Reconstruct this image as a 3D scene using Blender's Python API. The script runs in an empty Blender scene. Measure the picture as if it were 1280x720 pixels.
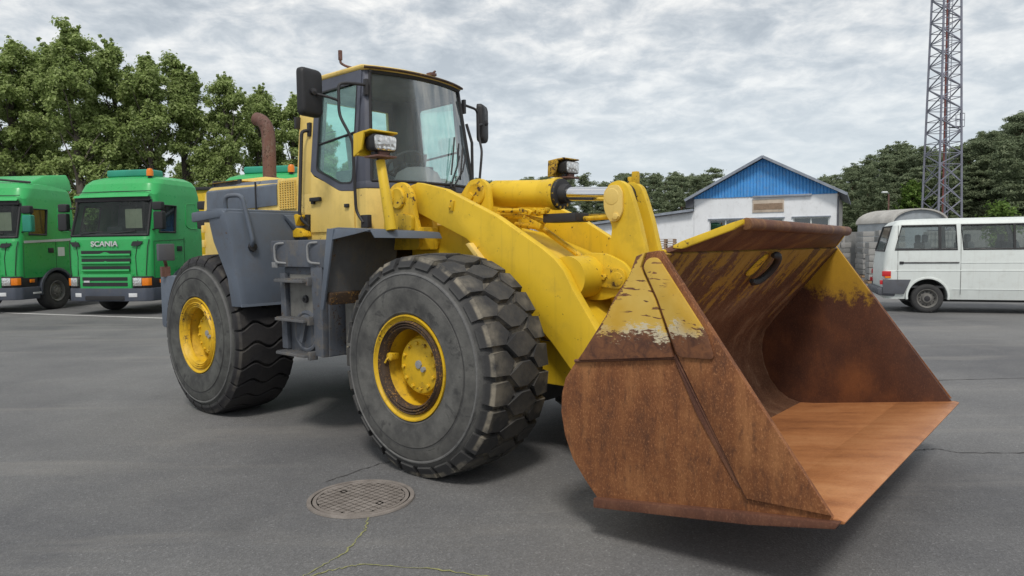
import bpy, bmesh, math, random
import numpy as np
from math import radians as R, sin, cos, pi, atan2, sqrt
from mathutils import Vector, Matrix, Euler

random.seed(7)
SC = bpy.context.scene
COL = SC.collection

# ------------------------------------------------------------------ camera
cd = bpy.data.cameras.new('camera')
cam = bpy.data.objects.new('camera', cd)
COL.objects.link(cam)
SC.camera = cam
cd.sensor_width = 36
cd.lens = 880.65 / 1280 * 36
cd.clip_start = 0.05
cd.clip_end = 3000
_r = Vector((0.99992235, -0.00074079, -0.01243967))
_u = Vector((0.01246171, 0.05944066, 0.99815405))
_f = Vector((0.0, 0.99823157, -0.05944527))
cam.matrix_world = Matrix(((_r.x, _u.x, -_f.x, 0), (_r.y, _u.y, -_f.y, 0), (_r.z, _u.z, -_f.z, 1.723), (0, 0, 0, 1)))

# ------------------------------------------------------------------ world + sun
SUN_EL, SUN_AZ = 54.0, 182.0          # azimuth measured clockwise from +Y (view direction)
SC.view_settings.view_transform = 'Standard'
SC.view_settings.look = 'None'
SC.view_settings.exposure = 0.55
SC.view_settings.gamma = 1.0


def nd(nt, typ, ins=None, **props):
    n = nt.nodes.new(typ)
    for k, v in props.items():
        setattr(n, k, v)
    for k, v in (ins or {}).items():
        s = n.inputs[k]
        if isinstance(v, bpy.types.NodeSocket):
            nt.links.new(v, s)
        elif isinstance(v, bpy.types.Node):
            nt.links.new(v.outputs[0], s)
        else:
            if isinstance(v, (tuple, list)) and len(v) == 3 and s.type == 'RGBA':
                v = (*v, 1)
            s.default_value = v
    return n


def ramp(nt, fac, stops, interp='LINEAR'):
    n = nt.nodes.new('ShaderNodeValToRGB')
    cr = n.color_ramp
    cr.interpolation = interp
    while len(cr.elements) < len(stops):
        cr.elements.new(0.5)
    for e, (p, c) in zip(cr.elements, stops):
        e.position = p
        e.color = (c, c, c, 1) if isinstance(c, (int, float)) else (*c, 1)
    nt.links.new(fac.outputs[0] if isinstance(fac, bpy.types.Node) else fac, n.inputs[0])
    return n.outputs[0]


def mixc(nt, fac, a, b, blend='MIX'):
    n = nt.nodes.new('ShaderNodeMix')
    n.data_type = 'RGBA'
    n.blend_type = blend
    for i, v in ((0, fac), (6, a), (7, b)):
        if isinstance(v, bpy.types.Node):
            v = v.outputs[0]
        if isinstance(v, bpy.types.NodeSocket):
            nt.links.new(v, n.inputs[i])
        elif i == 0:
            n.inputs[0].default_value = v
        else:
            n.inputs[i].default_value = (*v, 1) if len(v) == 3 else v
    return n.outputs[2]


def math_(nt, op, a, b=0.0, c=0.0, clamp=False):
    n = nt.nodes.new('ShaderNodeMath')
    n.operation = op
    n.use_clamp = clamp
    for i, v in enumerate((a, b, c)):
        if isinstance(v, bpy.types.Node):
            v = v.outputs[0]
        if isinstance(v, bpy.types.NodeSocket):
            nt.links.new(v, n.inputs[i])
        else:
            n.inputs[i].default_value = v
    return n.outputs[0]


W = bpy.data.worlds.new('World')
SC.world = W
W.use_nodes = True
nt = W.node_tree
nt.nodes.clear()
tc = nd(nt, 'ShaderNodeTexCoord')
sep = nd(nt, 'ShaderNodeSeparateXYZ', {0: tc.outputs['Generated']})
zc = math_(nt, 'ADD', math_(nt, 'MAXIMUM', sep.outputs[2], 0.0), 0.24)
px = math_(nt, 'DIVIDE', sep.outputs[0], zc)
py = math_(nt, 'DIVIDE', sep.outputs[1], zc)
pv = nd(nt, 'ShaderNodeCombineXYZ', {0: px, 1: py, 2: 3.7})
big = nd(nt, 'ShaderNodeTexNoise', {'Vector': pv.outputs[0], 'Scale': 2.0, 'Detail': 5.0, 'Roughness': 0.55, 'Distortion': 0.3})
fine = nd(nt, 'ShaderNodeTexNoise', {'Vector': pv.outputs[0], 'Scale': 7.0, 'Detail': 7.0, 'Roughness': 0.6, 'Distortion': 0.25})
dens = math_(nt, 'ADD', math_(nt, 'MULTIPLY', big.outputs[0], 0.4), math_(nt, 'MULTIPLY', fine.outputs[0], 0.6))
cl = ramp(nt, dens, [(0.39, (3.5, 3.85, 4.2)), (0.47, (4.8, 5.1, 5.35)), (0.53, (6.4, 6.5, 6.5)), (0.61, (8.5, 8.35, 8.0))])
hz = ramp(nt, sep.outputs[2], [(0.0, 1.0), (0.08, 0.85), (0.30, 0.1), (0.5, 0.0)])
cl = mixc(nt, hz, cl, (5.6, 6.15, 6.55))
sky = nd(nt, 'ShaderNodeTexSky', sky_type='NISHITA', sun_disc=False, sun_elevation=R(SUN_EL), sun_rotation=R(SUN_AZ), air_density=1.0, dust_density=2.0)
mixed = mixc(nt, 0.9, sky.outputs[0], cl)
bg = nd(nt, 'ShaderNodeBackground', {0: mixed, 1: 0.088})
nd(nt, 'ShaderNodeOutputWorld', {0: bg.outputs[0]})

sl = bpy.data.lights.new('sun', 'SUN')
sl.energy = 1.5
sl.angle = R(12)
sl.color = (1.0, 0.95, 0.88)
so = bpy.data.objects.new('sun', sl)
COL.objects.link(so)
so.location = (10, 10, 40)
_d = Vector((sin(R(SUN_AZ)) * cos(R(SUN_EL)), cos(R(SUN_AZ)) * cos(R(SUN_EL)), sin(R(SUN_EL))))
so.rotation_euler = _d.to_track_quat('Z', 'Y').to_euler()

# ------------------------------------------------------------------ materials
MATS = {}


def new_mat(name):
    m = bpy.data.materials.new(name)
    m.use_nodes = True
    m.node_tree.nodes.clear()
    MATS[name] = m
    return m, m.node_tree


def finish(nt, col, rough=0.5, bump=None, metal=0.0, bstr=0.3, bdist=0.01, spec=0.5, extra=None):
    ins = {'Base Color': col, 'Roughness': rough, 'Metallic': metal, 'Specular IOR Level': spec}
    if bump is not None:
        b = nd(nt, 'ShaderNodeBump', {'Height': bump, 'Strength': bstr, 'Distance': bdist})
        ins['Normal'] = b.outputs[0]
    ins.update(extra or {})
    p = nd(nt, 'ShaderNodeBsdfPrincipled', ins)
    nd(nt, 'ShaderNodeOutputMaterial', {0: p.outputs[0]})
    return p


def oc(nt, scale=(1, 1, 1), rot=(0, 0, 0)):
    t = nd(nt, 'ShaderNodeTexCoord')
    m = nd(nt, 'ShaderNodeMapping', {'Vector': t.outputs['Object'], 'Scale': scale, 'Rotation': rot})
    return m.outputs[0]


def noise(nt, vec, scale, detail=4.0, rough=0.55, dist=0.0):
    return nd(nt, 'ShaderNodeTexNoise', {'Vector': vec, 'Scale': scale, 'Detail': detail, 'Roughness': rough, 'Distortion': dist}).outputs[0]


def paint(name, col, rough=0.4, dirt=(0.08, 0.06, 0.04), amt=0.35, scale=1.0, chips=0.0, chipcol=(0.06, 0.03, 0.02), streak=0.25, var=0.18):
    m, nt = new_mat(name)
    v = oc(nt)
    a = noise(nt, v, 1.6 * scale, 5)
    lo = tuple(c * (1 - var) for c in col)
    hi = tuple(min(1, c * (1 + var)) for c in col)
    c = mixc(nt, ramp(nt, a, [(0.3, 0.0), (0.7, 1.0)]), lo, hi)
    # grime blotches
    b = noise(nt, v, 5.0 * scale, 8, 0.65)
    c = mixc(nt, math_(nt, 'MULTIPLY', ramp(nt, b, [(0.52, 0.0), (0.75, 1.0)]), amt), c, dirt)
    # running streaks
    if streak:
        s = noise(nt, oc(nt, (9, 9, 0.7)), 2.2 * scale, 5, 0.6)
        c = mixc(nt, math_(nt, 'MULTIPLY', ramp(nt, s, [(0.55, 0.0), (0.8, 1.0)]), streak), c, dirt)
    if chips:
        k = noise(nt, v, 22.0 * scale, 6, 0.7, 0.6)
        k2 = noise(nt, v, 2.5 * scale, 3)
        kk = math_(nt, 'ADD', math_(nt, 'MULTIPLY', k, 0.7), math_(nt, 'MULTIPLY', k2, 0.3))
        t = 0.66 - 0.12 * chips
        c = mixc(nt, ramp(nt, kk, [(t, 0.0), (t + 0.02, 1.0)]), c, chipcol)
    f = noise(nt, v, 40 * scale, 3)
    rr = ramp(nt, b, [(0.3, rough * 0.85), (0.75, min(1, rough + 0.3))])
    finish(nt, c, rr, f, bstr=0.06, bdist=0.004)
    return m


paint('yellow_arm', (0.70, 0.465, 0.020), 0.45, dirt=(0.20, 0.12, 0.03), amt=0.30, chips=0.4, streak=0.28, var=0.13)
paint('yellow_faded', (0.76, 0.55, 0.155), 0.45, dirt=(0.16, 0.11, 0.05), amt=0.25, chips=0.2, streak=0.15, var=0.08)
paint('yellow_grimy', (0.64, 0.40, 0.014), 0.5, dirt=(0.06, 0.035, 0.015), amt=0.8, chips=0.8, streak=0.5, var=0.2)
paint('yellow_rim', (0.66, 0.41, 0.010), 0.5, dirt=(0.10, 0.06, 0.02), amt=0.45, chips=0.5, streak=0.25, scale=2.0)
paint('hood_rusty', (0.50, 0.31, 0.03), 0.6, dirt=(0.10, 0.05, 0.025), amt=0.95, chips=1.2, streak=0.7, scale=2.0)
paint('iron_groove', (0.045, 0.040, 0.036), 0.85, scale=6)
paint('dirty_blue', (0.082, 0.092, 0.112), 0.65, dirt=(0.165, 0.145, 0.115), amt=0.85, chips=0.6, chipcol=(0.06, 0.035, 0.025), streak=0.7, var=0.25, scale=1.5)
paint('dusty_panel', (0.185, 0.18, 0.165), 0.85, dirt=(0.09, 0.085, 0.08), amt=0.8, chips=0.3, streak=0.5, var=0.2, scale=1.4)
paint('rim_rust', (0.050, 0.030, 0.018), 0.7, dirt=(0.02, 0.013, 0.01), amt=0.8, chips=0.9, chipcol=(0.25, 0.13, 0.03), scale=3)
paint('blue_grey', (0.104, 0.126, 0.162), 0.5, dirt=(0.11, 0.10, 0.09), amt=0.4, chips=0.25, chipcol=(0.09, 0.05, 0.03), streak=0.3, var=0.16)
paint('dirty_grey', (0.105, 0.108, 0.115), 0.7, dirt=(0.17, 0.145, 0.11), amt=0.9, chips=0.5, chipcol=(0.12, 0.06, 0.03), streak=0.5, var=0.25, scale=1.6)
paint('dark_frame', (0.075, 0.082, 0.11), 0.45, amt=0.2, streak=0.1)
paint('black_metal', (0.022, 0.022, 0.025), 0.5, dirt=(0.06, 0.05, 0.045), amt=0.4, streak=0.2)
paint('black_plastic', (0.017, 0.017, 0.019), 0.5, dirt=(0.05, 0.05, 0.05), amt=0.25, streak=0.0)
paint('stack_rust', (0.14, 0.07, 0.055), 0.75, dirt=(0.24, 0.20, 0.17), amt=0.7, chips=0.8, streak=0.5, scale=2)
paint('truck_green', (0.034, 0.37, 0.10), 0.24, dirt=(0.09, 0.13, 0.08), amt=0.18, streak=0.12, var=0.06)
paint('teal_plastic', (0.02, 0.25, 0.17), 0.35, amt=0.1, streak=0.05)
paint('truck_bumper', (0.055, 0.065, 0.088), 0.5, dirt=(0.12, 0.11, 0.1), amt=0.4)
paint('van_white', (0.66, 0.70, 0.68), 0.32, dirt=(0.35, 0.33, 0.29), amt=0.25, streak=0.2, var=0.03)
paint('van_cladding', (0.085, 0.09, 0.105), 0.6, amt=0.3)
paint('grey_steel', (0.24, 0.245, 0.25), 0.5, dirt=(0.12, 0.1, 0.08), amt=0.5, chips=0.4)
paint('rim_steel', (0.16, 0.155, 0.145), 0.55, dirt=(0.04, 0.035, 0.03), amt=0.6, chips=0.3, scale=4)
paint('mast_steel', (0.20, 0.21, 0.26), 0.5, dirt=(0.2, 0.1, 0.1), amt=0.3)
paint('mast_red', (0.22, 0.07, 0.06), 0.6)
paint('building_white', (0.78, 0.80, 0.825), 0.85, dirt=(0.42, 0.41, 0.40), amt=0.35, streak=0.25, var=0.04, scale=0.5)
paint('building_side', (0.42, 0.40, 0.37), 0.85, amt=0.3, scale=0.5)
paint('gable_blue', (0.065, 0.30, 0.68), 0.5, dirt=(0.25, 0.22, 0.22), amt=0.35, chips=0.25, chipcol=(0.3, 0.17, 0.1), streak=0.35, var=0.14)
paint('roof_grey', (0.25, 0.28, 0.33), 0.6, amt=0.4)
paint('board_beige', (0.52, 0.44, 0.36), 0.7, amt=0.2)
paint('board_brown', (0.27, 0.19, 0.13), 0.7, amt=0.5, scale=4)
paint('concrete', (0.30, 0.295, 0.285), 0.9, dirt=(0.2, 0.19, 0.17), amt=0.5, var=0.15)
paint('concrete_dark', (0.21, 0.21, 0.205), 0.9, dirt=(0.1, 0.1, 0.09), amt=0.5, var=0.15)
paint('hut_roof', (0.42, 0.41, 0.385), 0.7, dirt=(0.27, 0.24, 0.2), amt=0.5)
paint('hut_wall', (0.30, 0.33, 0.355), 0.7, dirt=(0.2, 0.19, 0.18), amt=0.4)
paint('pallet_wood', (0.30, 0.20, 0.125), 0.85, dirt=(0.14, 0.09, 0.06), amt=0.6, scale=3)
paint('seat_fabric', (0.16, 0.17, 0.18), 0.9)
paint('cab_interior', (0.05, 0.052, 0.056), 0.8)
paint('grey_interior', (0.15, 0.15, 0.155), 0.85)
paint('orange_lens', (0.75, 0.20, 0.01), 0.2, amt=0.05, streak=0, var=0.05)
paint('red_lens', (0.50, 0.02, 0.025), 0.2, amt=0.05, streak=0, var=0.05)
paint('silver', (0.55, 0.56, 0.57), 0.3, amt=0.1, streak=0)
paint('line_white', (0.68, 0.68, 0.66), 0.85, dirt=(0.2, 0.2, 0.2), amt=0.6, chips=0.5, chipcol=(0.12, 0.12, 0.12), scale=3)
paint('crack_fill', (0.26, 0.26, 0.11), 0.95, dirt=(0.11, 0.11, 0.09), amt=0.8, scale=10, streak=0)
paint('crack_dust', (0.22, 0.215, 0.20), 0.95, scale=10, streak=0)
paint('crack_dark', (0.045, 0.043, 0.042), 0.95, scale=10, streak=0)
paint('bark', (0.10, 0.085, 0.07), 0.95, amt=0.5, scale=3)
paint('pine_bark', (0.16, 0.09, 0.06), 0.95, amt=0.5, scale=3)


def m_chrome():
    m, nt = new_mat('chrome')
    finish(nt, (0.78, 0.78, 0.79), 0.12, metal=1.0)
    m, nt = new_mat('mirror_glass')
    finish(nt, (0.8, 0.82, 0.83), 0.03, metal=1.0)


def m_lens():
    m, nt = new_mat('lamp_lens')
    v = oc(nt)
    w = nd(nt, 'ShaderNodeTexVoronoi', {'Vector': v, 'Scale': 30.0})
    c = mixc(nt, ramp(nt, w.outputs[0], [(0.2, 0.0), (0.6, 1.0)]), (0.85, 0.85, 0.84), (0.55, 0.54, 0.52))
    finish(nt, c, 0.06, w.outputs[0], metal=0.75, bstr=0.2, bdist=0.02)


def m_glass(name, tint, refl, dirt, dirtcol=(0.45, 0.5, 0.5), k=0.5):
    m, nt = new_mat(name)
    tr = nd(nt, 'ShaderNodeBsdfTransparent', {0: tint})
    gl = nd(nt, 'ShaderNodeBsdfGlossy', {0: (0.95, 0.97, 0.97), 'Roughness': 0.015})
    fr = nd(nt, 'ShaderNodeFresnel', {'IOR': 1.5})
    f = math_(nt, 'MULTIPLY_ADD', fr.outputs[0], k, refl, clamp=True)
    s = nd(nt, 'ShaderNodeMixShader', {0: f, 1: tr.outputs[0], 2: gl.outputs[0]})
    df = nd(nt, 'ShaderNodeBsdfDiffuse', {0: dirtcol})
    n = noise(nt, oc(nt), 2.5, 5, 0.6)
    dm = ramp(nt, n, [(0.3, dirt * 0.5), (0.75, dirt * 1.6)])
    s2 = nd(nt, 'ShaderNodeMixShader', {0: dm, 1: s.outputs[0], 2: df.outputs[0]})
    nd(nt, 'ShaderNodeOutputMaterial', {0: s2.outputs[0]})


m_chrome()
m_lens()
m_glass('cab_glass', (0.80, 0.97, 0.93), 0.0, 0.03, k=0.35)
m_glass('windscreen_glass', (0.86, 0.96, 0.945), 0.0, 0.085, k=0.30)
m_glass('truck_glass', (0.45, 0.55, 0.50), 0.02, 0.03, k=0.07)
m_glass('van_glass', (0.72, 0.77, 0.76), 0.03, 0.08)
m_glass('house_glass', (0.30, 0.36, 0.40), 0.10, 0.03)


def m_tyre(name, rubber, dust, tread_dust):
    m, nt = new_mat(name)
    v = oc(nt)
    t = nd(nt, 'ShaderNodeTexCoord')
    s = nd(nt, 'ShaderNodeSeparateXYZ', {0: t.outputs['Object']})
    rad = math_(nt, 'SQRT', math_(nt, 'ADD', math_(nt, 'MULTIPLY', s.outputs[0], s.outputs[0]), math_(nt, 'MULTIPLY', s.outputs[2], s.outputs[2])))
    # dust sticks to the sidewall (a ring of dried dirt) and to the tread grooves
    wall = ramp(nt, rad, [(0.36, 0.95), (0.60, 1.0), (0.72, 0.75), (0.765, 0.0), (0.80, 0.0)])
    n = noise(nt, v, 5, 6, 0.6)
    n2 = noise(nt, v, 26, 5, 0.6)
    wd = math_(nt, 'MULTIPLY', wall, ramp(nt, n, [(0.34, 0.25), (0.62, 1.0)]))
    c = mixc(nt, math_(nt, 'MULTIPLY', wd, 0.85), rubber, dust)
    scuff = ramp(nt, noise(nt, v, 4.5, 7, 0.7, 1.2), [(0.57, 0.0), (0.64, 1.0)])
    c = mixc(nt, math_(nt, 'MULTIPLY', scuff, 0.65), c, rubber)
    ring = ramp(nt, rad, [(0.585, 0.0), (0.594, 1.0), (0.602, 1.0), (0.610, 0.0)])
    c = mixc(nt, math_(nt, 'MULTIPLY', ring, 0.7), c, rubber)
    ring2 = ramp(nt, rad, [(0.686, 0.0), (0.697, 1.0), (0.706, 1.0), (0.715, 0.0)])
    c = mixc(nt, math_(nt, 'MULTIPLY', ring2, 0.45), c, (0.24, 0.24, 0.24))
    # scuff arcs rubbed round the sidewall
    ang = math_(nt, 'ARCTAN2', s.outputs[2], s.outputs[0])
    pv_ = nd(nt, 'ShaderNodeCombineXYZ', {0: math_(nt, 'MULTIPLY', ang, 1.3), 1: math_(nt, 'MULTIPLY', rad, 16.0), 2: 2.0})
    arcn = ramp(nt, noise(nt, pv_.outputs[0], 1.6, 6, 0.7, 0.5), [(0.60, 0.0), (0.68, 1.0)])
    arcn = math_(nt, 'MULTIPLY', arcn, ramp(nt, rad, [(0.55, 0.0), (0.62, 1.0), (0.74, 1.0), (0.77, 0.0)]))
    c = mixc(nt, math_(nt, 'MULTIPLY', arcn, 0.85), c, tuple(x * 0.6 for x in rubber))
    groove = math_(nt, 'MULTIPLY', ramp(nt, rad, [(0.79, 0.0), (0.80, 1.0), (0.816, 1.0), (0.836, 0.16), (0.9, 0.10)]), ramp(nt, n, [(0.42, 0.0), (0.62, 1.0)]))
    c = mixc(nt, math_(nt, 'MULTIPLY', groove, tread_dust), c, (0.30, 0.265, 0.205))
    c = mixc(nt, math_(nt, 'MULTIPLY', n2, 0.35), c, tuple(x * 0.7 for x in rubber))
    finish(nt, c, 0.72, n2, bstr=0.35, bdist=0.01, spec=0.4)


m_tyre('tyre_loader', (0.036, 0.036, 0.037), (0.165, 0.162, 0.150), 1.0)
m_tyre('tyre_rear', (0.021, 0.020, 0.022), (0.135, 0.138, 0.126), 0.2)
paint('tyre_small', (0.032, 0.032, 0.033), 0.75, dirt=(0.09, 0.085, 0.08), amt=0.7, streak=0, scale=3)


def m_asphalt():
    m, nt = new_mat('asphalt')
    v = oc(nt)
    g = nd(nt, 'ShaderNodeTexVoronoi', {'Vector': v, 'Scale': 95.0})
    gr = noise(nt, v, 220, 3, 0.6)
    big = noise(nt, v, 0.35, 5, 0.6)
    mid = noise(nt, v, 1.7, 6, 0.62, 0.4)
    base = mixc(nt, ramp(nt, big, [(0.36, 0.0), (0.62, 1.0)]), (0.118, 0.118, 0.123), (0.205, 0.203, 0.200))
    base = mixc(nt, math_(nt, 'MULTIPLY', ramp(nt, mid, [(0.45, 0.0), (0.75, 1.0)]), 0.5), base, (0.175, 0.172, 0.167))
    sp = ramp(nt, g.outputs['Color'], [(0.0, 0.62), (0.6, 0.97), (0.85, 1.2), (1.0, 1.9)])
    base = mixc(nt, 0.75, base, sp, 'MULTIPLY')
    base = mixc(nt, ramp(nt, gr, [(0.35, 0.45), (0.6, 0.0)]), base, (0.045, 0.045, 0.047))
    # dried mud streaks left by tyres across the yard
    st = noise(nt, oc(nt, (0.22, 1.5, 1), (0, 0, R(6))), 1.0, 6, 0.6, 0.5)
    base = mixc(nt, math_(nt, 'MULTIPLY', ramp(nt, st, [(0.55, 0.0), (0.72, 1.0)]), 0.45), base, (0.25, 0.236, 0.215))
    dk = noise(nt, oc(nt, (0.5, 0.9, 1)), 0.8, 5, 0.65, 0.8)
    base = mixc(nt, math_(nt, 'MULTIPLY', ramp(nt, dk, [(0.60, 0.0), (0.75, 1.0)]), 0.35), base, (0.055, 0.055, 0.057))
    h = math_(nt, 'ADD', g.outputs['Distance'], math_(nt, 'MULTIPLY', gr, 0.5))
    finish(nt, base, 0.72, h, bstr=0.4, bdist=0.006, spec=0.5)


m_asphalt()


def m_ground2():
    m, nt = new_mat('verge')
    v = oc(nt)
    a = noise(nt, v, 0.6, 8, 0.65)
    finish(nt, mixc(nt, ramp(nt, a, [(0.35, 0.0), (0.65, 1.0)]), (0.05, 0.075, 0.025), (0.12, 0.13, 0.06)), 0.95)


m_ground2()


def m_manhole():
    m, nt = new_mat('cast_iron')
    v = oc(nt)
    a = noise(nt, v, 8, 6)
    b = noise(nt, v, 90, 3)
    c = mixc(nt, ramp(nt, a, [(0.35, 0.0), (0.7, 1.0)]), (0.19, 0.168, 0.15), (0.30, 0.27, 0.245))
    c = mixc(nt, math_(nt, 'MULTIPLY', b, 0.4), c, (0.08, 0.06, 0.05))
    finish(nt, c, 0.75, b, bstr=0.3, bdist=0.003)


m_manhole()


def m_rust(name, cols, streak_scale, speck=0.5, rough=0.7, metal=0.0, rot=(0, 0, 0), yellow=None, ystops=None, yaxis=2, ynoise=0.5, ymax=1.0):
    """weathered steel: three rust tones, streaks along one direction, speckle and, if asked, paint remains"""
    m, nt = new_mat(name)
    v = oc(nt)
    a = noise(nt, v, 2.2, 7, 0.65)
    s = noise(nt, oc(nt, streak_scale, rot), 1.0, 6, 0.62)
    b_ = noise(nt, v, 0.9, 3, 0.5, 0.5)
    mixv = math_(nt, 'ADD', math_(nt, 'ADD', math_(nt, 'MULTIPLY', a, 0.40), math_(nt, 'MULTIPLY', s, 0.40)), math_(nt, 'MULTIPLY', b_, 0.20))
    c = ramp(nt, mixv, [(0.38, cols[0]), (0.5, cols[1]), (0.62, cols[2])])
    f = noise(nt, oc(nt, (1, 1, 0.55)), 105, 6, 0.75)
    c = mixc(nt, math_(nt, 'MULTIPLY', ramp(nt, f, [(0.52, 0.0), (0.66, 1.0)]), speck), c, tuple(min(1, x * 1.5 + 0.02) for x in cols[2]))
    f2 = noise(nt, oc(nt, (1, 1, 0.42)), 26, 9, 0.8)
    c = mixc(nt, math_(nt, 'MULTIPLY', ramp(nt, f2, [(0.52, 0.0), (0.64, 1.0)]), speck), c, cols[0])
    if yellow:
        t = nd(nt, 'ShaderNodeTexCoord')
        sp = nd(nt, 'ShaderNodeSeparateXYZ', {0: t.outputs['Object']})
        k = math_(nt, 'ADD', sp.outputs[yaxis], math_(nt, 'MULTIPLY_ADD', s, ynoise * 2, -ynoise))
        k = math_(nt, 'ADD', k, math_(nt, 'MULTIPLY_ADD', noise(nt, v, 9, 7, 0.7), ynoise, -ynoise * 0.5))
        k = math_(nt, 'ADD', k, math_(nt, 'MULTIPLY_ADD', noise(nt, oc(nt, (1, 1, 1)), 45, 5, 0.75), ynoise * 0.9, -ynoise * 0.45))
        mask = math_(nt, 'MULTIPLY', ramp(nt, math_(nt, 'DIVIDE', k, 2.5), [(p / 2.5, q) for p, q in ystops]), ymax)
        c = mixc(nt, mask, c, yellow)
    h = math_(nt, 'ADD', f, math_(nt, 'MULTIPLY', s, 0.6))
    finish(nt, c, rough, h, bstr=0.25, bdist=0.006, metal=metal, spec=0.35)


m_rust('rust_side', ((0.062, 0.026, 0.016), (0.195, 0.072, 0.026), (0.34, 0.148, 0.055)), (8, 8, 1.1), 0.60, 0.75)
m_rust('rust_plate', ((0.070, 0.030, 0.020), (0.115, 0.046, 0.027), (0.19, 0.085, 0.045)), (5, 5, 1.5), 0.35, 0.7)
m_rust('rust_floor', ((0.24, 0.093, 0.037), (0.40, 0.165, 0.062), (0.50, 0.235, 0.10)), (1.3, 6, 1.3), 0.32, 0.48)
m_rust('rust_shell', ((0.055, 0.022, 0.014), (0.125, 0.058, 0.032), (0.30, 0.20, 0.125)), (1.7, 8, 1.7), 0.45, 0.5,
       yellow=(0.44, 0.26, 0.020), ystops=((1.55, 0.0), (1.66, 0.8), (2.4, 0.9)), ynoise=1.3, ymax=0.75)
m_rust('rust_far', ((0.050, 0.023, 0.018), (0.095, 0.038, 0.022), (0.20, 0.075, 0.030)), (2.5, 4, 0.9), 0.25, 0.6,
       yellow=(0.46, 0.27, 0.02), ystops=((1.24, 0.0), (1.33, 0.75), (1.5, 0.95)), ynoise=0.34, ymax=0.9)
m_rust('rust_guard', ((0.075, 0.028, 0.017), (0.130, 0.050, 0.026), (0.24, 0.12, 0.06)), (2.5, 6, 2.5), 0.35, 0.55,
       yellow=(0.36, 0.2, 0.02), ystops=((1.8, 0.0), (2.6, 0.5)), ynoise=0.9)


def m_chipped():
    m, nt = new_mat('yellow_chipped')
    v = oc(nt)
    t = nd(nt, 'ShaderNodeTexCoord')
    sp = nd(nt, 'ShaderNodeSeparateXYZ', {0: t.outputs['Object']})
    n = noise(nt, v, 5, 8, 0.68, 0.4)
    nn = noise(nt, v, 18, 6, 0.7, 0.8)
    slash = noise(nt, oc(nt, (5, 5, 26), (0, R(-28), 0)), 1.6, 4, 0.55, 0.3)
    a = noise(nt, v, 3, 4)
    y = mixc(nt, ramp(nt, a, [(0.35, 0.0), (0.65, 1.0)]), (0.56, 0.33, 0.03), (0.66, 0.45, 0.10))
    # height above the worn lower edge (paint is rubbed away towards the edge), in metres
    hgt = math_(nt, 'SUBTRACT', sp.outputs[2], math_(nt, 'MULTIPLY_ADD', sp.outputs[0], 0.05, 1.09))
    # distance from the worn back edge, which leans
    back = math_(nt, 'SUBTRACT', sp.outputs[0], math_(nt, 'MULTIPLY_ADD', sp.outputs[2], 0.62, 0.97))
    d = math_(nt, 'MINIMUM', hgt, math_(nt, 'MULTIPLY_ADD', back, 2.6, 0.03))
    k = math_(nt, 'ADD', d, math_(nt, 'ADD', math_(nt, 'MULTIPLY_ADD', n, 0.34, -0.17), math_(nt, 'MULTIPLY_ADD', noise(nt, oc(nt, (1, 1, 3), (0, R(-28), 0)), 26, 6, 0.75, 0.6), 0.22, -0.11)))
    kh = math_(nt, 'ADD', hgt, math_(nt, 'SUBTRACT', k, d))
    prim = ramp(nt, kh, [(0.078, 1.0), (0.090, 0.0)])
    rust = ramp(nt, math_(nt, 'MINIMUM', math_(nt, 'ADD', k, 0.0), math_(nt, 'ADD', kh, 0.0)), [(0.040, 1.0), (0.048, 0.0)])
    c = mixc(nt, math_(nt, 'MULTIPLY', prim, ramp(nt, a, [(0.38, 0.05), (0.52, 0.85)])), y, (0.60, 0.55, 0.42))
    rc = mixc(nt, ramp(nt, nn, [(0.35, 0.0), (0.65, 1.0)]), (0.080, 0.032, 0.019), (0.22, 0.088, 0.036))
    c = mixc(nt, rust, c, rc)
    sl_ = math_(nt, 'MULTIPLY', ramp(nt, slash, [(0.60, 0.0), (0.62, 1.0)]), ramp(nt, a, [(0.40, 0.0), (0.52, 1.0)]))
    c = mixc(nt, sl_, c, rc)
    c = mixc(nt, ramp(nt, nn, [(0.68, 0.0), (0.70, 1.0)]), c, rc)
    finish(nt, c, 0.55, math_(nt, 'SUBTRACT', 1.0, rust), bstr=0.3, bdist=0.004)


m_chipped()


def m_leaf(name, c1, c2, c3, trans=0.35):
    m, nt = new_mat(name)
    g = nd(nt, 'ShaderNodeNewGeometry')
    c = ramp(nt, g.outputs['Random Per Island'], [(0.0, c1), (0.5, c2), (1.0, c3)])
    o = nd(nt, 'ShaderNodeObjectInfo')
    c = mixc(nt, math_(nt, 'MULTIPLY', o.outputs['Random'], 0.18), c, tuple(x * 0.55 for x in c2))
    d = nd(nt, 'ShaderNodeBsdfPrincipled', {'Base Color': c, 'Roughness': 0.6, 'Specular IOR Level': 0.3})
    t = nd(nt, 'ShaderNodeBsdfTranslucent', {0: c})
    s = nd(nt, 'ShaderNodeMixShader', {0: trans, 1: d.outputs[0], 2: t.outputs[0]})
    nd(nt, 'ShaderNodeOutputMaterial', {0: s.outputs[0]})


m_leaf('leaf_poplar', (0.25, 0.33, 0.10), (0.325, 0.415, 0.14), (0.42, 0.49, 0.215), 0.42)
m_leaf('leaf_pine', (0.165, 0.21, 0.125), (0.225, 0.28, 0.16), (0.31, 0.355, 0.21), 0.3)
m_leaf('leaf_bright', (0.09, 0.17, 0.03), (0.14, 0.23, 0.045), (0.20, 0.29, 0.07))


# ------------------------------------------------------------------ mesh helpers
def tagobj(o, label=None, cat=None, group=None, kind=None):
    if label: o['label'] = label
    if cat: o['category'] = cat
    if group: o['group'] = group
    if kind: o['kind'] = kind
    return o


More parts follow.
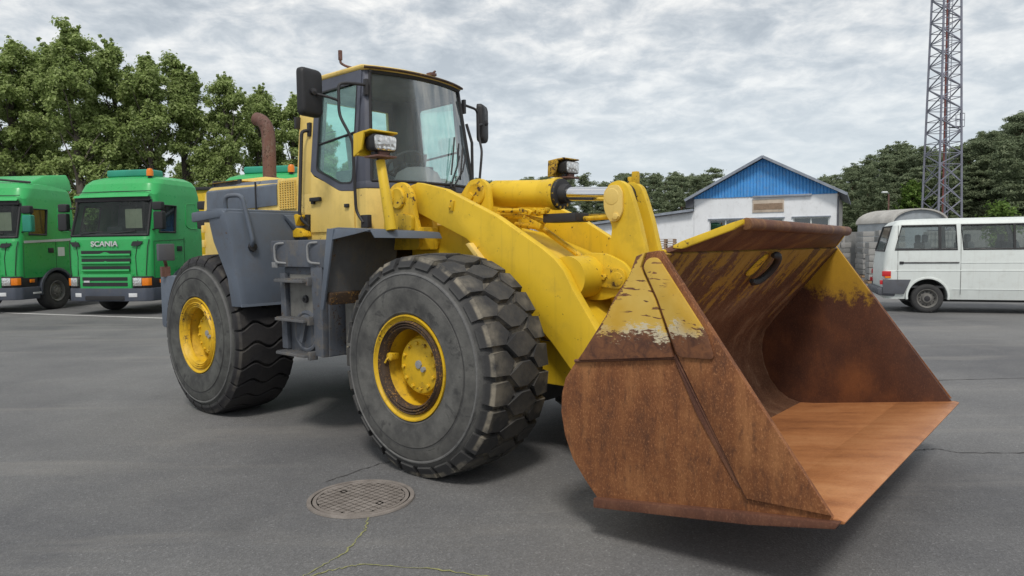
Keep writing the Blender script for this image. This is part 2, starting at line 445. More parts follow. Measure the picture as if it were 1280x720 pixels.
def empty(name, loc=(0, 0, 0), rz=0.0, label=None, cat=None, group=None, scale=1.0):
    o = bpy.data.objects.new(name, None)
    o.empty_display_size = 0.2
    COL.objects.link(o)
    o.location = loc
    o.rotation_euler = (0, 0, rz)
    o.scale = (scale,) * 3
    return tagobj(o, label, cat, group)


def link(name, me, mat, parent=None, loc=None):
    o = bpy.data.objects.new(name, me)
    if mat and not me.materials:
        me.materials.append(MATS[mat])
    COL.objects.link(o)
    if parent: o.parent = parent
    if loc: o.location = loc
    return o


def copy_tree(o, parent=None):
    c = o.copy()
    COL.objects.link(c)
    c.parent = parent
    for ch in list(o.children):
        copy_tree(ch, c)
    return c


def smooth_path(pts, k=6):
    P = [Vector(p) for p in pts]
    if len(P) < 3: return P
    out = []
    for i in range(len(P) - 1):
        p0 = P[i - 1] if i else P[0] * 2 - P[1]
        p1, p2 = P[i], P[i + 1]
        p3 = P[i + 2] if i + 2 < len(P) else P[-1] * 2 - P[-2]
        for j in range(k):
            t = j / k
            out.append(0.5 * ((2 * p1) + (p2 - p0) * t + (2 * p0 - 5 * p1 + 4 * p2 - p3) * t * t + (3 * p1 - p0 - 3 * p2 + p3) * t ** 3))
    out.append(P[-1])
    return out


def fillet(pts, r, k=4):
    """round the corners of a poly-line by radius r"""
    P = [Vector(p) for p in pts]
    out = [P[0]]
    for i in range(1, len(P) - 1):
        a, b, c = P[i - 1], P[i], P[i + 1]
        d1, d2 = (a - b), (c - b)
        q = min(r, d1.length * 0.49, d2.length * 0.49)
        s, e = b + d1.normalized() * q, b + d2.normalized() * q
        for j in range(k + 1):
            t = j / k
            out.append(s * (1 - t) ** 2 + b * 2 * t * (1 - t) + e * t * t)
    out.append(P[-1])
    return out


def round2(pts, r, k=4):
    """round the corners of a closed 2-D polygon; r may be one radius or one per corner"""
    n = len(pts)
    rs = r if isinstance(r, (list, tuple)) else [r] * n
    out = []
    for i in range(n):
        a, b, c = Vector(pts[i - 1]), Vector(pts[i]), Vector(pts[(i + 1) % n])
        if rs[i] <= 0:
            out.append(tuple(b)); continue
        d1, d2 = a - b, c - b
        q = min(rs[i], d1.length * 0.45, d2.length * 0.45)
        s, e = b + d1.normalized() * q, b + d2.normalized() * q
        for j in range(k + 1):
            t = j / k
            out.append(tuple(s * (1 - t) ** 2 + b * 2 * t * (1 - t) + e * t * t))
    return out


TINY = {'hub_bolt', 'drain_plug', 'head_bolt', 'hose_clamp', 'grille_rib', 'vent_hole', 'wheel_bolt', 'rail_bracket', 'stay_bracket', 'catch', 'console', 'window_bar', 'interior'}


class MB:
    def __init__(s):
        s.bm = bmesh.new()

    def v(s, p): return s.bm.verts.new(p)

    def face(s, pts):
        try:
            return s.bm.faces.new([s.v(p) for p in pts])
        except ValueError:
            return None

    def loft(s, rings, closed=True, cap=True):
        V = [[s.v(p) for p in r] for r in rings]
        n = len(V[0])
        for a, b in zip(V[:-1], V[1:]):
            for i in range(n if closed else n - 1):
                j = (i + 1) % n
                try: s.bm.faces.new((a[i], a[j], b[j], b[i]))
                except ValueError: pass
        if cap and closed:
            for r in (V[0][::-1], V[-1]):
                try: s.bm.faces.new(r)
                except ValueError: pass
        return s

    def prism(s, pts, lo, hi, plane='xz', f=None):
        def P(p, h):
            q = {'xz': (p[0], h, p[1]), 'xy': (p[0], p[1], h), 'yz': (h, p[0], p[1])}[plane]
            return f(q) if f else q
        s.loft([[P(p, lo) for p in pts], [P(p, hi) for p in pts]])
        return s

    def box(s, c, d, rot=None):
        M = Euler(rot).to_matrix() if rot else Matrix.Identity(3)
        c = Vector(c)
        x, y, z = (k / 2 for k in d)
        r = [[c + M @ Vector(q) for q in ((-x, -y, h), (x, -y, h), (x, y, h), (-x, y, h))] for h in (-z, z)]
        return s.loft(r)

    def tube(s, pts, r, n=10, cap=True):
        P = [Vector(p) for p in pts]
        rs = r if isinstance(r, (list, tuple)) else [r] * len(P)
        rings = []
        prev = None
        for i, p in enumerate(P):
            t = ((P[i + 1] if i + 1 < len(P) else p) - (P[i - 1] if i else p)).normalized()
            if prev is None:
                a = Vector((0, 0, 1)) if abs(t.z) < 0.9 else Vector((1, 0, 0))
                x = t.cross(a).normalized()
            else:
                x = (prev - t * prev.dot(t)).normalized()
            prev = x
            y = t.cross(x)
            rings.append([p + (x * cos(2 * pi * k / n) + y * sin(2 * pi * k / n)) * rs[i] for k in range(n)])
        return s.loft(rings, cap=cap)

    def bar(s, a, b, w, h, up=(0, 0, 1)):
        a, b = Vector(a), Vector(b)
        t = (b - a).normalized()
        x = t.cross(Vector(up))
        if x.length < 1e-4: x = t.cross(Vector((1, 0, 0)))
        x.normalize()
        y = x.cross(t)
        rings = [[p + x * i * w / 2 + y * j * h / 2 for i, j in ((-1, -1), (1, -1), (1, 1), (-1, 1))] for p in (a, b)]
        return s.loft(rings)

    def lathe(s, prof, o=(0, 0, 0), axis='y', n=40, closed=False, cap=True):
        """prof: (axial, radius)"""
        rings = []
        for k in range(n):
            a = 2 * pi * k / n
            q = []
            for ax, r in prof:
                c_, s_ = r * cos(a), r * sin(a)
                p = {'y': (c_, ax, s_), 'x': (ax, c_, s_), 'z': (c_, s_, ax)}[axis]
                q.append((p[0] + o[0], p[1] + o[1], p[2] + o[2]))
            rings.append(q)
        V = [[s.v(p) for p in r] for r in rings]
        m = len(prof)
        for k in range(n):
            a, b = V[k], V[(k + 1) % n]
            for i in range(m if closed else m - 1):
                j = (i + 1) % m
                try: s.bm.faces.new((a[i], a[j], b[j], b[i]))
                except ValueError: pass
        if cap and not closed:
            for i in (0, m - 1):
                if prof[i][1] > 1e-5:
                    try: s.bm.faces.new([V[k][i] for k in range(n)])
                    except ValueError: pass
        return s

    def build(s, name, mat, parent=None, bevel=0.0, seg=2, angle=35, loc=None):
        bm = s.bm
        bmesh.ops.remove_doubles(bm, verts=bm.verts, dist=1e-5)
        bmesh.ops.recalc_face_normals(bm, faces=bm.faces)
        if bevel > 0:
            es = [e for e in bm.edges if len(e.link_faces) == 2 and e.calc_face_angle(0) > R(32)]
            if es:
                bmesh.ops.bevel(bm, geom=es, offset=bevel, segments=seg, affect='EDGES', clamp_overlap=True, profile=0.6)
        me = bpy.data.meshes.new(name)
        bm.to_mesh(me)
        bm.free()
        for p in me.polygons: p.use_smooth = True
        me.set_sharp_from_angle(angle=R(angle))
        o = link(name, me, mat, parent, loc)
        if name in TINY: o['kind'] = 'stuff'
        return o


def struct(o):
    o['kind'] = 'structure'
    return o


# ------------------------------------------------------------------ setting: ground, road marking, verge
g = MB()
g.face([(-700, -60, 0), (700, -60, 0), (700, 1200, 0), (-700, 1200, 0)])
struct(g.build('ground', 'asphalt'))

g = MB()
g.face([(-400, 62, 0.02), (400, 52, 0.02), (400, 900, 0.02), (-400, 900, 0.02)])
struct(g.build('grass_verge', 'verge'))

g = MB()
a, b = Vector((-20.5, 22.36, 0.004)), Vector((-7.0, 17.11, 0.004))
n_ = (b - a).normalized().cross(Vector((0, 0, 1))) * 0.055
g.face([a + n_, b + n_, b - n_, a - n_])
struct(g.build('parking_line', 'line_white'))


def ribbon(pts, w, name, mat, seed):
    rnd = random.Random(seed)
    P = []
    for i in range(len(pts) - 1):
        a, b = Vector(pts[i]), Vector(pts[i + 1])
        for j in range(12):
            P.append(a.lerp(b, j / 12) + Vector((rnd.uniform(-1, 1), rnd.uniform(-1, 1), 0)) * 0.010)
    P.append(Vector(pts[-1]))
    m = MB()
    L, Q = [], []
    for i, p in enumerate(P):
        t = (P[min(i + 1, len(P) - 1)] - P[max(i - 1, 0)]).normalized()
        n = Vector((-t.y, t.x, 0)) * w * rnd.uniform(0.3, 1.2) / 2
        L.append(p + n + Vector((0, 0, 0.004))); Q.append(p - n + Vector((0, 0, 0.004)))
    m.loft([L, Q], closed=False)
    return struct(m.build(name, mat))


ribbon([(-0.94, 4.42, 0), (-0.915, 4.19, 0), (-0.97, 3.88, 0), (-1.11, 3.62, 0), (-1.3, 3.3, 0)], 0.012, 'pavement_crack', 'crack_fill', 1)
ribbon([(-1.12, 3.58, 0), (-1.0, 3.67, 0), (-0.85, 3.74, 0), (-0.45, 3.68, 0), (-0.05, 3.55, 0), (0.4, 3.35, 0)], 0.012, 'pavement_crack', 'crack_fill', 2)
ribbon([(3.2, 5.7, 0), (3.5, 5.75, 0), (3.62, 5.62, 0), (4.3, 5.6, 0), (5.2, 5.5, 0)], 0.014, 'pavement_crack', 'crack_dark', 3)
ribbon([(4.4, 7.7, 0), (4.75, 7.95, 0), (4.8, 8.15, 0)], 0.014, 'pavement_crack', 'crack_dark', 4)
ribbon([(-1.4, 5.1, 0), (-1.1, 5.5, 0), (-0.75, 5.75, 0)], 0.010, 'pavement_crack', 'crack_dark', 5)
ribbon([(5.0, 8.6, 0), (6.6, 8.7, 0), (9.2, 8.5, 0)], 0.02, 'pavement_crack', 'crack_dark', 6)
ribbon([(-14.0, 15.6, 0), (-9.0, 14.0, 0), (-5.0, 13.2, 0)], 0.03, 'pavement_crack', 'crack_dust', 8)

# manhole cover
mh = empty('manhole_cover', (-1.055, 4.755, 0), R(-38), 'round rusty cast iron manhole cover set in the asphalt near the front tyre', 'manhole cover')
m = MB()
m.lathe([(0.002, 0.365), (0.014, 0.362), (0.014, 0.335), (0.004, 0.333)], axis='z', n=64)
m.build('ring', 'cast_iron', mh)
m = MB()
m.lathe([(0.0085, 0.332), (0.0085, 0.0001)], axis='z', n=64)
m.build('lid', 'iron_groove', mh)
m = MB()
m.lathe([(0.0062, 0.326), (0.013, 0.324), (0.013, 0.300), (0.0062, 0.298)], axis='z', n=64)
st = 0.047
for i in range(-7, 8):
    for j in range(-7, 8):
        x, y = i * st, j * st
        if x * x + y * y < 0.305 ** 2 :
            q = []
            e_ = 0.22 if (i, j) in ((4, 0), (-4, 0)) else 0.405
            for dx, dy in ((-e_, -e_), (e_, -e_), (e_, e_), (-e_, e_)):
                p = Vector((x + dx * st, y + dy * st, 0))
                if p.length > 0.296: p = p.normalized() * 0.296
                q.append(p)
            if min((q[k] - q[k - 1]).length for k in range(4)) > 0.004:
                m.loft([[p + Vector((0, 0, 0.006)) for p in q], [p * 0.997 + Vector((0, 0, 0.013)) for p in q]])
o = m.build('tread_pad', 'cast_iron', mh)
tagobj(o, kind='stuff')

# ------------------------------------------------------------------ the wheel loader
LD = empty('wheel_loader', (0.192, 6.302, 0), R(-40.56),
           'large worn yellow wheel loader with rusty front bucket standing on the asphalt', 'wheel loader')


def tyre_body(m, prof, n=72):
    m.lathe(prof, axis='y', n=n, closed=True)


TY_IN = [(0.30, 0.385), (0.340, 0.400), (0.352, 0.415), (0.350, 0.43), (0.361, 0.47), (0.366, 0.545), (0.364, 0.588), (0.359, 0.592), (0.359, 0.600), (0.361, 0.604), (0.353, 0.655), (0.342, 0.690), (0.347, 0.697), (0.345, 0.706), (0.330, 0.712), (0.318, 0.735), (0.297, 0.765),
         (0.255, 0.795), (0.15, 0.802), (0.0, 0.805)]
TY_PROF = TY_IN + [(-a, r) for a, r in TY_IN[-2::-1]]


def tyre_front():
    m = MB()
    tyre_body(m, [(a, r) for a, r in TY_PROF])
    N = 25
    p = 2 * pi / N

    def pt(a, t, r):
        return (r * cos(t), a, r * sin(t))

    def lug(poly, rt=0.847, rb=0.785, shr=0.92, crown=0.0):
        ca = sum(q[0] for q in poly) / len(poly); ct = sum(q[1] for q in poly) / len(poly)
        top = []
        for a, t in poly:
            a2, t2 = ca + (a - ca) * shr, ct + (t - ct) * shr
            top.append(pt(a2, t2, rt - 0.012 * (abs(a2) / 0.3) ** 2))
        mid = []
        s2 = (1 + shr) / 2 + 0.025
        for a, t in poly:
            a2, t2 = ca + (a - ca) * s2, ct + (t - ct) * s2
            mid.append(pt(a2, t2, rt - 0.020 - 0.012 * (abs(a2) / 0.3) ** 2))
        bot = [pt(a, t, rb - 0.02 * (abs(a) / 0.3) ** 2) for a, t in poly]
        m.loft([bot, mid, top])
    for k in range(N):
        t0 = k * p
        lug([(a, t0 + t * p) for a, t in ((-0.175, 0.06), (-0.07, -0.43), (0.03, -0.42), (0.175, -0.06), (0.07, 0.43), (-0.03, 0.42))])
        for s in (1, -1):
            c = t0 + (0.5 if s > 0 else 0.46) * p
            # shoulder block: top, then folding down over the shoulder
            poly = [(0.095, 0.0), (0.155, -0.43), (0.292, -0.41), (0.292, 0.41), (0.165, 0.43)]
            ctr = (0.2, 0.0)
            sh = 0.92
            def Q(a, t, r): return pt(s * a, c + t * p, r)
            bot = [Q(a, t, 0.785) for a, t in poly]
            top = [Q(ctr[0] + (a - ctr[0]) * sh, t * sh, 0.843 - 0.016 * (a / 0.3) ** 2) for a, t in poly]
            m.loft([bot, top])
            # shoulder side
            r1 = [Q(0.24, t, 0.832) for t in (-0.31, 0.31)] + [Q(0.275, t, 0.828) for t in (0.30, -0.30)]
            e1 = [Q(0.285, -0.38, 0.826), Q(0.285, 0.38, 0.826), Q(0.24, 0.40, 0.77), Q(0.24, -0.40, 0.77)]
            e2 = [Q(0.333, -0.36, 0.750), Q(0.333, 0.36, 0.750), Q(0.30, 0.38, 0.72), Q(0.30, -0.38, 0.72)]
            m.loft([e1, e2])
    for v in m.bm.verts:
        if v.co.z < -0.829: v.co.z = -0.829
    return m


def tyre_rear():
    m = MB()
    prof = [(a, r) for a, r in TY_PROF]
    tyre_body(m, prof)
    N = 26
    p = 2 * pi / N
    As = [-0.29 + 0.58 * k / 20 for k in range(21)]
    off = {a: 0.17 - 0.17 * cos(2 * pi * a / 0.30) + 0.25 * (a + 0.29) for a in As}

    def pt(a, t, r): return (r * cos(t), a, r * sin(t))
    for k in range(N):
        rings = []
        for a in [-0.325] + As + [0.325]:
            o_ = off.get(a, 0.0 if a < 0 else off[As[-1]])
            e = abs(a) > 0.3
            h = 0.846 - 0.018 * (abs(a) / 0.3) ** 2 if not e else 0.765
            b = 0.79 - 0.02 * (abs(a) / 0.3) ** 2 if not e else 0.735
            q = [(-0.46, b), (-0.44, h - 0.006), (-0.39, h), (0.39, h), (0.44, h - 0.006), (0.46, b)]
            rings.append([pt(a, (k + o_ + t) * p, r) for t, r in q])
        m.loft(rings)
    for v in m.bm.verts:
        if v.co.z < -0.829: v.co.z = -0.829
    return m


def make_wheel(kind):
    """outer face towards -y"""
    m = MB()     # dish
    m.lathe([(-0.02, 0.001), (-0.02, 0.20), (-0.05, 0.30), (-0.12, 0.312), (-0.30, 0.318), (-0.31, 0.33), (0.28, 0.335), (0.30, 0.34), (0.30, 0.0001)], n=48, cap=False)
    w = m.build('wheel', 'yellow_rim', LD, angle=50)
    m = MB()     # outer flange with rolled lip
    m.lathe([(-0.30, 0.385), (-0.335, 0.398), (-0.352, 0.395), (-0.352, 0.385), (-0.338, 0.378), (-0.330, 0.362), (-0.326, 0.352), (-0.27, 0.352)], n=64, closed=True)
    m.lathe([(0.30, 0.385), (0.335, 0.398), (0.352, 0.395), (0.352, 0.385), (0.338, 0.375), (0.330, 0.33), (0.25, 0.33)], n=48, closed=True)
    m.build('rim', 'yellow_rim', w, angle=50)
    m = MB()     # lock ring, rusty
    m.lathe([(-0.29, 0.352), (-0.340, 0.350), (-0.352, 0.340), (-0.336, 0.331), (-0.350, 0.322), (-0.334, 0.312), (-0.344, 0.302), (-0.330, 0.290), (-0.285, 0.287)], n=64, closed=True)
    m.build('lock_ring', 'rim_rust' if kind == 'front' else 'yellow_grimy', w, angle=50)
    m = MB()     # planetary hub
    m.lathe([(0.0, 0.245), (-0.16, 0.232), (-0.19, 0.226), (-0.195, 0.218), (-0.215, 0.214), (-0.228, 0.205), (-0.232, 0.19), (-0.234, 0.03), (-0.234, 0.0001)], n=48, cap=False)
    m.build('hub', 'yellow_rim', w, angle=35)
    m = MB()
    for k in range(12):
        a = 2 * pi * k / 12 + 0.1
        for da, r in ((0.0, 0.172),):
            m.lathe([(-0.232, 0.016), (-0.247, 0.015), (-0.249, 0.012), (-0.249, 0.0001)], (r * cos(a + da), 0, r * sin(a + da)), n=6, cap=False)
    m.build('hub_bolt', 'yellow_grimy', w)
    m = MB()
    m.lathe([(-0.233, 0.034), (-0.246, 0.032), (-0.248, 0.0001)], (0.0, 0, 0.012), n=8, cap=False)
    m.lathe([(-0.233, 0.022), (-0.255, 0.020), (-0.257, 0.0001)], (0.055, 0, -0.02), n=8, cap=False)
    m.build('drain_plug', 'grey_steel', w)
    m = MB()     # valve guard
    a = R(168) if kind == 'front' else R(48)
    m.box((0.272 * cos(a), -0.26, 0.272 * sin(a)), (0.04, 0.08, 0.05), (0, -a, 0))
    m.lathe([(-0.30, 0.035), (-0.312, 0.033), (-0.314, 0.0001)], (0.262 * cos(a), 0, 0.262 * sin(a)), n=8, cap=False)
    m.tube([(0.268 * cos(a), -0.30, 0.268 * sin(a)), (0.27 * cos(a + .08), -0.325, 0.27 * sin(a + .08)), (0.28 * cos(a + .18), -0.33, 0.28 * sin(a + .18))], 0.008, 8)
    m.build('valve_stem', 'yellow_grimy', w, bevel=0.006)
    ty = (tyre_front if kind == 'front' else tyre_rear)()
    ty.build('tyre', 'tyre_loader' if kind == 'front' else 'tyre_rear', w, angle=28)
    return w


wf = make_wheel('front')
wf.location = (0, -1.147, 0.831)
w2 = copy_tree(wf, LD); w2.location = (0, 1.147, 0.831); w2.rotation_euler = (0, 0, pi)
wr = make_wheel('rear')
wr.location = (-3.317, -1.147, 0.831)
w2 = copy_tree(wr, LD); w2.location = (-3.317, 1.147, 0.831); w2.rotation_euler = (0, 0, pi)

# --- axles and frames
m = MB()
for u in (0, -3.317):
    m.lathe([(-0.95, 0.20), (-0.85, 0.24), (-0.45, 0.17), (-0.30, 0.30), (0.30, 0.30), (0.45, 0.17), (0.85, 0.24), (0.95, 0.20)], (u, 0, 0.831), n=24)
m.build('axle', 'black_metal', LD)
m = MB()
m.prism(round2([(-1.05, 0.62), (0.75, 0.62), (1.05, 0.80), (0.95, 1.15), (0.62, 1.42), (0.30, 1.66), (-0.22, 1.84), (-0.62, 1.92), (-1.05, 1.92)], 0.06), -0.50, 0.50)
ff = m.build('front_frame', 'yellow_arm', LD, bevel=0.012)
m = MB()
m.box((-0.35, 0, 0.52), (1.2, 0.7, 0.28)); m.box((-1.15, 0, 0.95), (0.35, 0.5, 0.75)); m.box((0.9, 0, 0.75), (0.3, 0.8, 0.3))
m.build('belly_plate', 'black_metal', LD, bevel=0.02)
m = MB()
m.prism(round2([(-4.60, 0.85), (-4.30, 0.62), (-1.40, 0.62), (-1.30, 0.75), (-1.30, 1.55), (-4.60, 1.55)], 0.06), -0.55, 0.55)
m.build('rear_frame', 'black_metal', LD, bevel=0.015)
# towers that carry the arms
for s in (-1, 1):
    m = MB()
    prof = round2([(-1.16, 1.70), (-1.13, 2.12), (-1.02, 2.29), (-0.86, 2.31), (-0.75, 2.20), (-0.73, 2.02), (-0.68, 1.88), (-0.66, 1.70)], 0.07)
    m.prism(prof, s * 0.755, s * 0.70)
    m.prism(prof, s * 0.50, s * 0.56)
    m.box((-0.90, s * 0.63, 1.80), (0.46, 0.22, 0.20))
    t_ = m.build('tower', 'yellow_grimy', LD, bevel=0.012)
    m = MB()
    m.lathe([(s * 0.757, 0.098), (s * 0.775, 0.096), (s * 0.782, 0.085), (s * 0.778, 0.06), (s * 0.78, 0.0001)], (-0.93, 0, 2.16), n=28, cap=False)
    m.build('pin', 'yellow_grimy', t_)
    m = MB()
    m.prism(round2([(-1.05, 2.10), (-0.97, 2.10), (-0.97, 2.24), (-1.05, 2.24)], 0.03), s * 0.757, s * 0.790)
    m.lathe([(s * 0.79, 0.026), (s * 0.805, 0.024), (s * 0.806, 0.0001)], (-1.03, 0, 2.20), n=6, cap=False)
    m.build('retainer', 'yellow_grimy', t_, bevel=0.006)
    m = MB()
    m.prism(round2([(-0.90, 1.86), (-0.72, 1.86), (-0.71, 2.00), (-0.88, 2.03)], 0.03), s * 0.757, s * 0.80)
    m.build('lug', 'yellow_grimy', t_, bevel=0.01)

# --- lift arms: two thick plates, pivot at the tower, cranked down to the bucket
arm_pts = [(-1.02, 2.10), (-0.95, 2.24), (-0.80, 2.30), (-0.56, 2.245), (-0.46, 2.222), (0.134, 1.968), (0.60, 1.705), (0.72, 1.625), (0.81, 1.535), (0.895, 1.39), (1.095, 1.108),
           (1.34, 0.78), (1.40, 0.66), (1.36, 0.55), (1.24, 0.50), (1.12, 0.52), (0.87, 0.79), (0.70, 0.972), (0.30, 1.33), (-0.10, 1.71), (-0.20, 1.79), (-0.80, 2.03), (-0.98, 2.03)]
for s in (-1, 1):
    m = MB()
    m.prism(arm_pts, s * 0.56, s * 0.645)
    ar = m.build('lift_arm', 'yellow_arm', LD, bevel=0.010, angle=30)
    m = MB()
    m.lathe([(s * 0.50, 0.16), (s * 0.70, 0.16), (s * 0.71, 0.13), (s * 0.712, 0.0001)], (1.25, 0, 0.64), n=28)
    m.build('pin_boss', 'yellow_grimy', ar, bevel=0.006)
    m = MB()
    m.box((-0.36, s * 0.650, 2.075), (0.045, 0.02, 0.09), (0, R(12), 0))
    m.lathe([(s * 0.645, 0.012), (s * 0.672, 0.011), (s * 0.673, 0.0001)], (-0.375, 0, 2.06), n=8, cap=False)
    m.build('grease_fitting', 'yellow_grimy', ar, bevel=0.004)
    # rib along the lower edge, seen above the tyre
    m = MB()
    m.prism([(-0.16, 1.745), (-0.02, 1.60), (0.10, 1.50), (0.11, 1.52), (-0.02, 1.655), (-0.12, 1.755)], s * 0.60, s * 0.70)
    m.build('edge_rib', 'yellow_faded', ar, bevel=0.006)
    # lift cylinder
    m = MB()
    p0, p1 = Vector((-0.55, s * 0.46, 0.95)), Vector((0.42, s * 0.46, 1.00))
    m.tube([p0, p1], 0.115, 20)
    lc = m.build('lift_cylinder', 'yellow_grimy', LD, bevel=0.01)
    m = MB(); m.tube([p1, p1.lerp(Vector((0.85, s * 0.46, 1.00)), 0.8)], 0.055, 16); m.build('piston_rod', 'chrome', lc)
    m = MB(); m.lathe([(s * 0.40, 0.14), (s * 0.53, 0.14), (s * 0.545, 0.12), (s * 0.545, 0.0001)], (0.74, 0, 1.02), n=24); m.build('rod_eye', 'yellow_grimy', lc, bevel=0.01)

# --- cross tube between the arms with the bell crank bracket
m = MB()
m.lathe([(-0.56, 0.165), (0.56, 0.165)], (0.78, 0, 1.475), n=36)
ct = m.build('cross_tube', 'yellow_arm', LD)
brk = round2([(0.58, 1.40), (0.62, 1.58), (0.78, 1.665), (0.96, 1.655), (1.12, 1.585), (1.205, 1.47), (1.15, 1.36), (0.92, 1.29), (0.72, 1.29)], 0.05)
for s in (-1, 1):
    m = MB()
    m.prism(brk, s * 0.245, s * 0.285)
    m.build('bracket_plate', 'yellow_arm', ct, bevel=0.008)
    m = MB()
    m.prism(round2([(0.90, 1.40), (1.10, 1.38), (1.15, 1.46), (1.12, 1.54), (0.95, 1.55)], 0.045), s * 0.287, s * 0.315)
    m.lathe([(s * 0.315, 0.028), (s * 0.335, 0.026), (s * 0.336, 0.0001)], (0.955, 0, 1.475), n=6, cap=False)
    m.lathe([(s * 0.315, 0.055), (s * 0.320, 0.053), (s * 0.321, 0.0001)], (1.07, 0, 1.46), n=24, cap=False)
    m.build('pin_cover', 'yellow_grimy', ct, bevel=0.006)

# --- bell crank: two plates
crank = [(u - 0.05, z + 0.005) for u, z in ((0.905, 2.02), (0.90, 2.13), (0.955, 2.205), (1.04, 2.225), (1.115, 2.18), (1.155, 2.08), (1.215, 1.90), (1.275, 1.66), (1.29, 1.45), (1.22, 1.20), (1.17, 1.02), (1.08, 0.96), (0.99, 1.02),
         (0.97, 1.25), (0.93, 1.45), (0.95, 1.66), (0.975, 1.86))]
m = MB()
m.prism(round2(crank, 0.03), -0.155, -0.085)
m.lathe([(-0.085, 0.10), (0.055, 0.10)], (1.03, 0, 1.46), n=24)
bc = m.build('bell_crank', 'yellow_arm', LD, bevel=0.010, angle=30)
m = MB(); m.prism(round2(crank, 0.03), 0.055, 0.125); m.build('crank_plate', 'yellow_arm', bc, bevel=0.010, angle=30)
for s, v0 in ((-1, -0.155), (1, 0.125)):
    m = MB()
    m.prism([(u - 0.05, z) for u, z in round2([(0.915, 2.00), (0.915, 2.14), (0.965, 2.19), (1.05, 2.19), (1.085, 2.13), (1.085, 1.97), (1.04, 1.905), (0.97, 1.905)], 0.05)], v0 + s * 0.002, v0 + s * 0.025)
    m.lathe([(v0 + s * 0.025, 0.03), (v0 + s * 0.043, 0.028), (v0 + s * 0.044, 0.0001)], (0.98, 0, 1.945), n=6, cap=False)
    m.lathe([(v0 + s * 0.025, 0.065), (v0 + s * 0.028, 0.063), (v0 + s * 0.029, 0.0001)], (0.94, 0, 2.10), n=24, cap=False)
    m.build('pin_cover', 'yellow_faded', bc, bevel=0.006)
m = MB()
m.bar((1.00, 0.085, 2.20), (1.00, 0.085, 2.31), 0.045, 0.05); m.bar((0.955, 0.085, 2.19), (0.955, 0.085, 2.27), 0.04, 0.04)
m.build('stop_block', 'yellow_grimy', bc, bevel=0.008)
m = MB()
m.bar((1.05, -0.015, 1.03), (1.50, -0.015, 0.80), 0.13, 0.14)
m.build('bucket_link', 'yellow_grimy', bc, bevel=0.02)

# --- dump cylinder
m = MB()
def cz(u): return 2.185 - 0.06 * (u + 0.0)
ax = Vector((1.32, 0, -0.08)).normalized()
def along(u): return Vector((u, 0, cz(u)))
m.tube([along(-0.45), along(0.22)], 0.121, 32)
dc = m.build('dump_cylinder', 'yellow_arm', LD, bevel=0.018)
m = MB(); m.tube([along(0.13), along(0.18), along(0.181), along(0.24), along(0.241), along(0.30)], [0.124, 0.124, 0.13, 0.13, 0.14, 0.14], 32); m.build('cylinder_head', 'yellow_arm', dc, bevel=0.006)
m = MB(); m.tube([along(0.30), along(0.335), along(0.336), along(0.40)], [0.132, 0.13, 0.085, 0.08], 28); m.build('gland', 'black_metal', dc, bevel=0.006)
m = MB()
for k in range(14):
    a = 2 * pi * k / 14
    c0 = along(0.295) + Vector((0, cos(a), sin(a))) * 0.118
    m.tube([c0, c0 + ax * 0.035], 0.014, 6)
m.build('head_bolt', 'yellow_grimy', dc)
m = MB(); m.tube([along(0.38), along(0.86)], 0.058, 24); m.build('piston_rod', 'chrome', dc)
m = MB(); m.lathe([(-0.08, 0.10), (0.05, 0.10)], (0.93, 0, 2.115), n=24); m.tube([along(0.80), along(0.90)], 0.055, 20); m.build('rod_eye', 'black_metal', dc, bevel=0.008)
for s in (-1, 1):
    m = MB()
    m.prism(round2([(-1.0, 1.86), (-0.66, 2.22), (-0.56, 2.33), (-0.42, 2.34), (-0.33, 2.27), (-0.31, 2.10), (-0.31, 1.82)], 0.045), s * 0.17, s * 0.225)
    o = m.build('cylinder_bracket', 'yellow_arm', LD, bevel=0.010)
    m = MB()
    m.lathe([(s * 0.226, 0.105), (s * 0.24, 0.103), (s * 0.245, 0.09), (s * 0.24, 0.07), (s * 0.243, 0.0001)], (-0.47, 0, 2.20), n=28, cap=False)
    m.box((-0.56, s * 0.245, 2.14), (0.16, 0.03, 0.06), (0, R(-48), 0))
    m.build('pin_cover', 'yellow_grimy', o, bevel=0.005)

# hydraulic pipes and valve block beneath the dump cylinder
for pts, r in (([(-0.28, -0.14, 2.045), (0.05, -0.14, 2.03), (0.16, -0.14, 1.99), (0.28, -0.14, 2.02)], 0.020),
               ([(-0.30, -0.08, 2.00), (0.00, -0.10, 1.98), (0.22, -0.10, 1.93)], 0.022),
               ([(-0.28, -0.16, 1.84), (-0.27, -0.16, 2.03)], 0.028),
               ([(0.30, 0.10, 1.97), (0.62, 0.10, 1.965), (0.86, 0.10, 1.96)], 0.022),
               ([(0.30, -0.02, 1.95), (0.58, -0.02, 1.945), (0.84, 0.0, 1.95)], 0.020),
               ([(-0.2, 0.0, 1.92), (0.1, 0.0, 1.88), (0.4, 0.0, 1.70), (0.6, 0.05, 1.55)], 0.024)):
    m = MB(); m.tube(fillet(pts, 0.05), r, 10); m.build('hydraulic_pipe', 'yellow_grimy', LD)
m = MB(); m.box((0.40, -0.05, 1.955), (0.34, 0.20, 0.075)); m.build('valve_block', 'black_metal', LD, bevel=0.01)
m = MB()
for k in range(7): m.box((0.02 + 0.045 * k, -0.16, 2.03 - 0.012 * (k % 3)), (0.03, 0.04, 0.035), (0, 0.3 * k, 0))
m.box((0.10, -0.12, 1.93), (0.22, 0.06, 0.05), (0, R(25), 0))
m.build('hose_clamp', 'yellow_grimy', LD, bevel=0.006)

